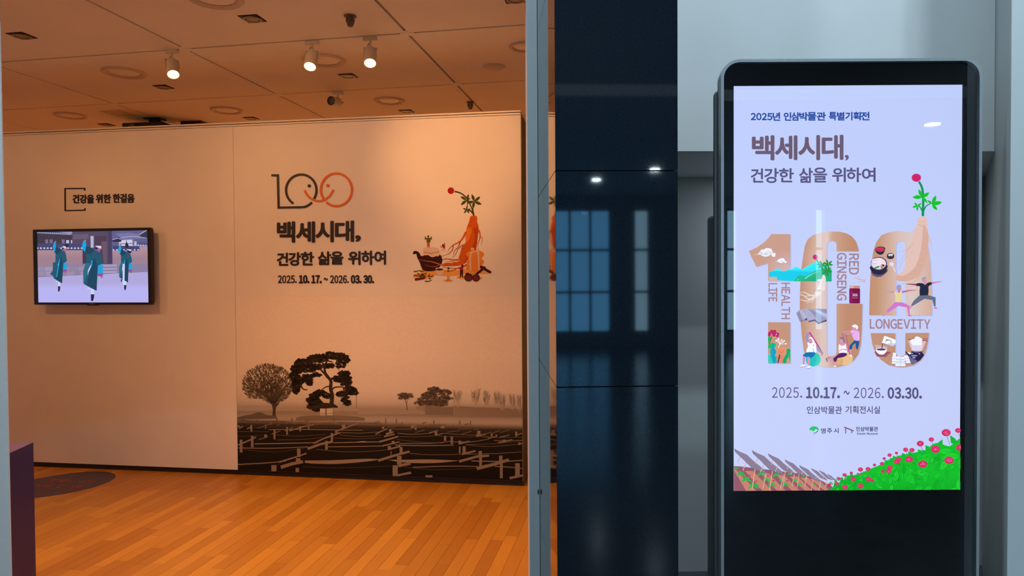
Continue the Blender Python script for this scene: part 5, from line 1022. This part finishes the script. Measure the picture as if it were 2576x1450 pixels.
# ------------------------------------------------------------------ violet plinth and floor sticker
ph = .70; pf = atz(84, 1113, ph); pn = atz(10, 1147, ph); d = Vector((pf.x-pn.x, pf.y-pn.y)).normalized(); ang = math.atan2(d.y, d.x)
L_ = math.hypot(pf.x-pn.x, pf.y-pn.y)+.06
pt = thing('display_plinth', 'deep violet box plinth standing at the left door jamb', 'plinth', (pf.x, pf.y, 0), ang-math.pi/2)
box('body', -.5, 0, -L_, 0, 0, ph-.002, M_PURP, pt, bevel=.001); box('top_board', -.5, 0, -L_, 0, ph-.0018, ph, M_PURPT, pt)
# sticker: circle on the floor through the visible rim
rim = [atz(*p, 0) for p in ((90, 1254), (160, 1244), (230, 1226), (280, 1211), (294, 1203), (285, 1195), (260, 1189), (235, 1187), (200, 1189), (160, 1194), (90, 1206))]
cc_ = atz(150, 1219, 0); ccx, ccy = cc_.x, cc_.y
A = [((p_.x-ccx)**2, (p_.x-ccx)*(p_.y-ccy), (p_.y-ccy)**2) for p_ in rim]
AtA = Matrix([[sum(r[i]*r[j] for r in A) for j in range(3)] for i in range(3)]); Atb = Vector([sum(r[i] for r in A) for i in range(3)])
qa, qb, qc = AtA.inverted() @ Atb
def rim_r(t): c_, s_ = math.cos(t), math.sin(t); return 1/math.sqrt(max(1e-3, qa*c_*c_+qb*c_*s_+qc*s_*s_))
dec = thing('floor_sticker', 'round violet sticker with red brush lettering on the wooden floor', 'floor sticker', (ccx, ccy, 0))
def at_floor(x, y, h=0): p_ = atz(x, y, 0); return Vector((p_.x-ccx, p_.y-ccy, .0012+h))
prism('disc', [(rim_r(t*.0982)*math.cos(t*.0982), rim_r(t*.0982)*math.sin(t*.0982)) for t in range(64)], .0002, .0008, M_DECAL, dec)
for P, w in (([(470, 475), (540, 465), (560, 415), (630, 400), (650, 430), (600, 440)], 26), ([(690, 400), (790, 400), (780, 450), (720, 440)], 24), ([(800, 440), (860, 405), (1000, 410), (900, 440), (770, 465)], 26), ([(1000, 445), (1100, 460), (1230, 430)], 12), ([(1250, 465), (1380, 455), (1450, 430)], 24), ([(1500, 490), (1560, 485), (1520, 440), (1640, 410)], 22), ([(1560, 480), (1690, 460)], 20), ([(110, 570), (200, 545), (210, 580), (300, 580), (400, 530)], 22), ([(330, 595), (450, 600), (520, 560), (440, 550), (590, 530)], 26), ([(670, 630), (760, 610), (740, 570), (860, 545)], 28), ([(850, 580), (900, 590), (960, 550)], 18), ([(1040, 640), (1130, 630), (1090, 580), (1180, 560)], 30), ([(1200, 590), (1290, 600), (1380, 570)], 34), ([(1290, 580), (1350, 560)], 20)):
    a = Art(None, 0, 2e-5, conv=at_floor).zoom(80, 1170, 10.73); a.curve(P, w, K, w*.7, n=4); a.build('brush_stroke', M_DECALR, dec)
# ------------------------------------------------------------------ ceiling fittings
def spot(px_track, px_lens, label, lit=True, target=None, loc=None, energy=1.0, cone=70, group='track spotlights', blend=.9):
    if loc is None: q = atz(*px_track, CEIL); loc = (q.x, q.y, CEIL)
    t = thing('track_spotlight', label, 'spotlight', loc, ROOM_RZ, group)
    Lw = .175
    if px_lens is not None:
        dd = ray(*px_lens); w = CP+dd*((Vector(loc)-CP).dot(_F)-.05)/1.0
        lens = w
    else:
        lens = Vector(loc)+Vector((0, 0, -.20))+((Vector(target)-Vector(loc)).normalized()*.05)
    I_ = Matrix.Translation(Vector(loc)) @ Matrix.Rotation(ROOM_RZ, 4, 'Z'); I_.invert()
    ll = I_ @ lens; pivot = Vector((0, 0, -.085))
    if px_lens is None: ax = ((I_ @ Vector(target))-pivot).normalized()
    else: ax = (ll-pivot).normalized()
    box('track_adapter', -.045, .045, -.012, .012, -.022, 0, M_LAMPW, t, bevel=.002)
    link('stem', lathe_me([(0, -.022), (.007, -.022), (.007, -.06), (0, -.06)], 12), M_LAMPW, t)
    rot = ax.to_track_quat('-Z', 'Y').to_matrix().to_4x4()
    H = Matrix.Translation(pivot) @ rot
    # yoke and cable
    for s_ in (-1, 1): link('yoke_arm', box_me(s_*.041-.0015, s_*.041+.0015, -.006, .006, -.055, .022), M_LAMPW, t, H)
    link('yoke_bridge', box_me(-.042, .042, -.006, .006, .020, .026), M_LAMPW, t, H)
    cu = [Vector((0, 0, -.03)), Vector((-.018, .006, -.045)), Vector((-.012, .008, -.062)), Vector((.0, .004, -.075))]
    bm = bmesh.new(); rings = []
    for c_ in cu: rings.append([bm.verts.new(c_+Vector((.0028*math.cos(i*1.047), 0, .0028*math.sin(i*1.047)))) for i in range(6)])
    for a_, b_ in zip(rings, rings[1:]):
        for i in range(6): bm.faces.new((a_[i], a_[(i+1) % 6], b_[(i+1) % 6], b_[i]))
    link('cable', bm_mesh(bm), M_CABLE, t)
    hb = link('lamp_head', lathe_me([(0, .012), (.030, .012), (.037, .004), (.038, -.085), (.040, -.087), (.040, -.112), (.036, -.112), (.033, -.088), (0, -.088)], 32), M_LAMPW, t, H)
    link('reflector', lathe_me([(.0345, -.111), (.030, -.0895), (.018, -.089)], 28), M_GLOWB if lit else M_LENS, hb)
    link('lens', lathe_me([(0, -.092), (.029, -.092)], 28), M_GLOW if lit else M_LENS, hb)
    if lit:
        L = bpy.data.lights.new('spot_beam', 'SPOT'); L.energy = SPOT_W*energy; L.color = WARM; L.spot_size = R(cone); L.spot_blend = blend; L.shadow_soft_size = .03
        lo = bpy.data.objects.new('spot_beam', L); COL.objects.link(lo); lo.parent = t
        lo.matrix_local = H @ Matrix.Translation((0, 0, -.118))
    return t
spot((432, 126), (436, 188), 'lit white track spotlight on the ceiling left of the others', energy=1.1, cone=100)
spot((785, 103), (780, 166), 'lit white track spotlight tilted towards the left, middle of the ceiling', energy=1.1, cone=100)
spot((931, 94), (931, 157), 'lit white track spotlight hanging nearest the doorway pillar', energy=1.1, cone=100)
spot((850, 232), (842, 256), 'unlit white track spotlight turned sideways further back on the ceiling', lit=False)
# spotlights on the nearer track, above the top of the picture
def wall_pt(px_, py_): return WF.M @ WF.px(px_, py_)
FP = lambda px_, py_: atz(px_, py_, 0)
for u_, v_, tg, en, cn in ((-4.6, 2.5, wall_pt(80, 640), .55, 75), (-3.4, 2.5, wall_pt(500, 600), .65, 80), (-2.1, 2.5, wall_pt(850, 560), .9, 75), (-1.0, 2.62, wall_pt(1165, 390), 1.7, 42),
        (-3.9, 2.5, FP(280, 1400), .9, 95), (-2.75, 2.5, FP(650, 1400), 1.0, 95), (-1.5, 2.6, FP(1120, 1300), 1.3, 90)):
    x_, y_ = uv(u_, v_)
    spot(None, None, 'lit white spotlight on the track just inside the doorway', True, tg, (x_, y_, CEIL), en, cn, 'spotlights on the nearer track')

for u_, v_ in ((-5.2, 6.9), (-3.6, 6.9), (-2.0, 6.9), (-6.8, 4.14)):  # unseen lamps added to lift the ceiling by bounced light
    x_, y_ = uv(u_, v_); spot(None, None, 'unseen white spotlight added out of view to brighten the ceiling', True, (*uv(u_, v_+2.0 if v_ > 5 else v_), .3), (x_, y_, CEIL), 3.0, 130, 'unseen added spotlights')
def square_light(px_, py_, label):
    q = atz(px_, py_, CEIL); t = thing('square_downlight', label, 'ceiling light', (q.x, q.y, CEIL), ROOM_RZ, 'square recessed downlights')
    h = .062
    slab_ = slab('frame', [(-h, -h), (h, -h), (h, h), (-h, h)], 0, .006, M_DOWN, t, hole=[(-h+.006, -h+.006), (h-.006, -h+.006), (h-.006, h-.006), (-h+.006, h-.006)]); slab_.rotation_euler = (R(90), 0, 0); slab_.location = (0, 0, 0)
    box('housing', -h+.0062, h-.0062, -h+.0062, h-.0062, -.0030, -.0002, M_DOWN, t)
    link('reflector_ring', lathe_me([(.052, -.0042), (.054, -.0070), (.044, -.0070), (.040, -.0036), (.052, -.0036)], 28), M_DOWNI, t)
    link('lamp', lathe_me([(0, -.0052), (.030, -.0052), (.036, -.0034)], 24), M_DOWNI, t)
    return t
for x, y, l in ((55, 90, 'dark square downlight beside the left door jamb'), (635, 47, 'dark square downlight near the top edge, left of the ceiling sprinkler'), (411, 219, 'dark square downlight just below the left track spotlight'), (875, 191, 'dark square downlight between the two right track spotlights, below them'), (632, 298, 'small dark square downlight just above the partition joint'), (1022, 280, 'small dark square downlight above the right partition'), (268, 314, 'small dark square downlight left of the ceiling projector'), (1297, -3, 'dark square downlight at the top edge beside the pale jamb')): square_light(x, y, l)
def disc(px_, py_, r, label, plain=False):
    q = atz(px_, py_, CEIL); t = thing('round_diffuser', label, 'ceiling diffuser', (q.x, q.y, CEIL), ROOM_RZ, 'round ceiling diffusers')
    if plain:
        link('cover', lathe_me([(0, -.006), (r*.9, -.006), (r, -.001), (r, 0)], 40), M_DISC, t); link('centre_screw', lathe_me([(0, -.009), (.006, -.009), (.006, -.006)], 12), M_DISCL, t); return
    link('outer_ring', lathe_me([(r*.72, -.002), (r*.80, -.012), (r*.94, -.014), (r, -.004), (r, 0)], 40), M_DISC, t)
    link('core', lathe_me([(0, -.008), (r*.55, -.008), (r*.70, -.001), (r*.72, 0)], 40), M_DISCL, t)
for x, y, r, l, pl_ in ((312, 182, .150, 'round ceiling diffuser left of the left track spotlight', 0), (815, 151, .150, 'round ceiling diffuser right behind the tilted track spotlight', 0), (178, 290, .140, 'round ceiling diffuser at far left above the plain partition', 0), (570, 277, .140, 'round ceiling diffuser above the joint of the two partitions', 0), (980, 253, .130, 'round ceiling diffuser right of the unlit spotlight', 0), (1318, 116, .10, 'round ceiling diffuser half hidden by the pale door jamb', 0), (540, -6, .15, 'round ceiling diffuser cut by the top edge of the picture', 0), (1243, 168, .085, 'flat plain round ceiling cover near the pale jamb', 1)): disc(x, y, r, l, pl_)
for x, y, k, l in ((881, 40, 1.0, 'bronze pendent sprinkler head in front of the track spotlights'), (1183, 257, 1.0, 'small bronze sprinkler head above the right partition')):
    q = atz(x, y, CEIL); t = thing('sprinkler_head', l, 'sprinkler', (q.x, q.y, CEIL), 0, 'sprinkler heads')
    link('escutcheon', lathe_me([(0, 0), (.036*k, 0), (.036*k, -.006), (.028*k, -.010), (0, -.010)], 28), M_DET, t)
    link('body', lathe_me([(.024*k, -.010), (.026*k, -.030), (.020*k, -.046), (.016*k, -.060), (.008*k, -.064), (0, -.064)], 24), M_DET, t)
    for i in range(6):
        o = link('port', lathe_me([(0, .001), (.0042*k, .001), (.0042*k, 0), (0, 0)], 10), M_BASE, t); o.location = (.0250*k*math.cos(i*1.047), .0250*k*math.sin(i*1.047), -.028); o.rotation_euler = (0, R(90), i*1.047)
# flat access plate
cs_ = [to_uv(atz(x, y, CEIL)) for x, y in ((235, 278), (305, 273), (352, 292), (290, 296))]
u0, u1, v0, v1 = min(c_[0] for c_ in cs_), max(c_[0] for c_ in cs_), min(c_[1] for c_ in cs_), max(c_[1] for c_ in cs_)
q = uv((u0+u1)/2, (v0+v1)/2); hx, hy = (u1-u0)*.33, (v1-v0)*.36
o = box('access_plate', -hx, hx, -hy, hy, -.004, 0, M_DISC); o.location = (q[0], q[1], CEIL); o.rotation_euler = (0, 0, ROOM_RZ); tag(o, 'flat brown access plate in the ceiling above the projector', 'ceiling plate')
# projector hanging behind the partitions
q = atz(392, 299, CEIL); t = thing('ceiling_projector', 'black projector hanging from the ceiling behind the plain partition', 'projector', (q.x, q.y, CEIL), WRZ)
box('ceiling_plate', -.09, .07, -.06, .06, -.012, 0, M_BLACK, t); box('mount_post', -.05, .03, -.03, .03, -.06, -.012, M_BLACK, t); box('body', -.25, .16, -.14, .18, -.16, -.06, M_BLACK, t, bevel=.008)
link('lens', lathe_me([(0, -.03), (.03, -.03), (.034, 0), (.034, .03), (0, .03)], 20), M_LENS, t, Matrix.Translation((-.12, -.145, -.11)) @ Matrix.Rotation(R(90), 4, 'X'))
box('side_bracket', .16, .26, -.02, .02, -.13, -.10, M_BLACK, t); box('side_tray', -.33, -.25, -.04, .05, -.17, -.145, M_BLACK, t)
q = atz(490, 309, CEIL); t = thing('ceiling_speaker_box', 'small dark box on the ceiling peeking over the partition near its joint', 'speaker', (q.x, q.y, CEIL), WRZ)
box('housing', -.10, .12, -.08, .08, -.10, 0, M_BLACK, t, bevel=.005); box('grille', -.09, .11, -.083, -.0802, -.09, -.012, M_DOWN, t)
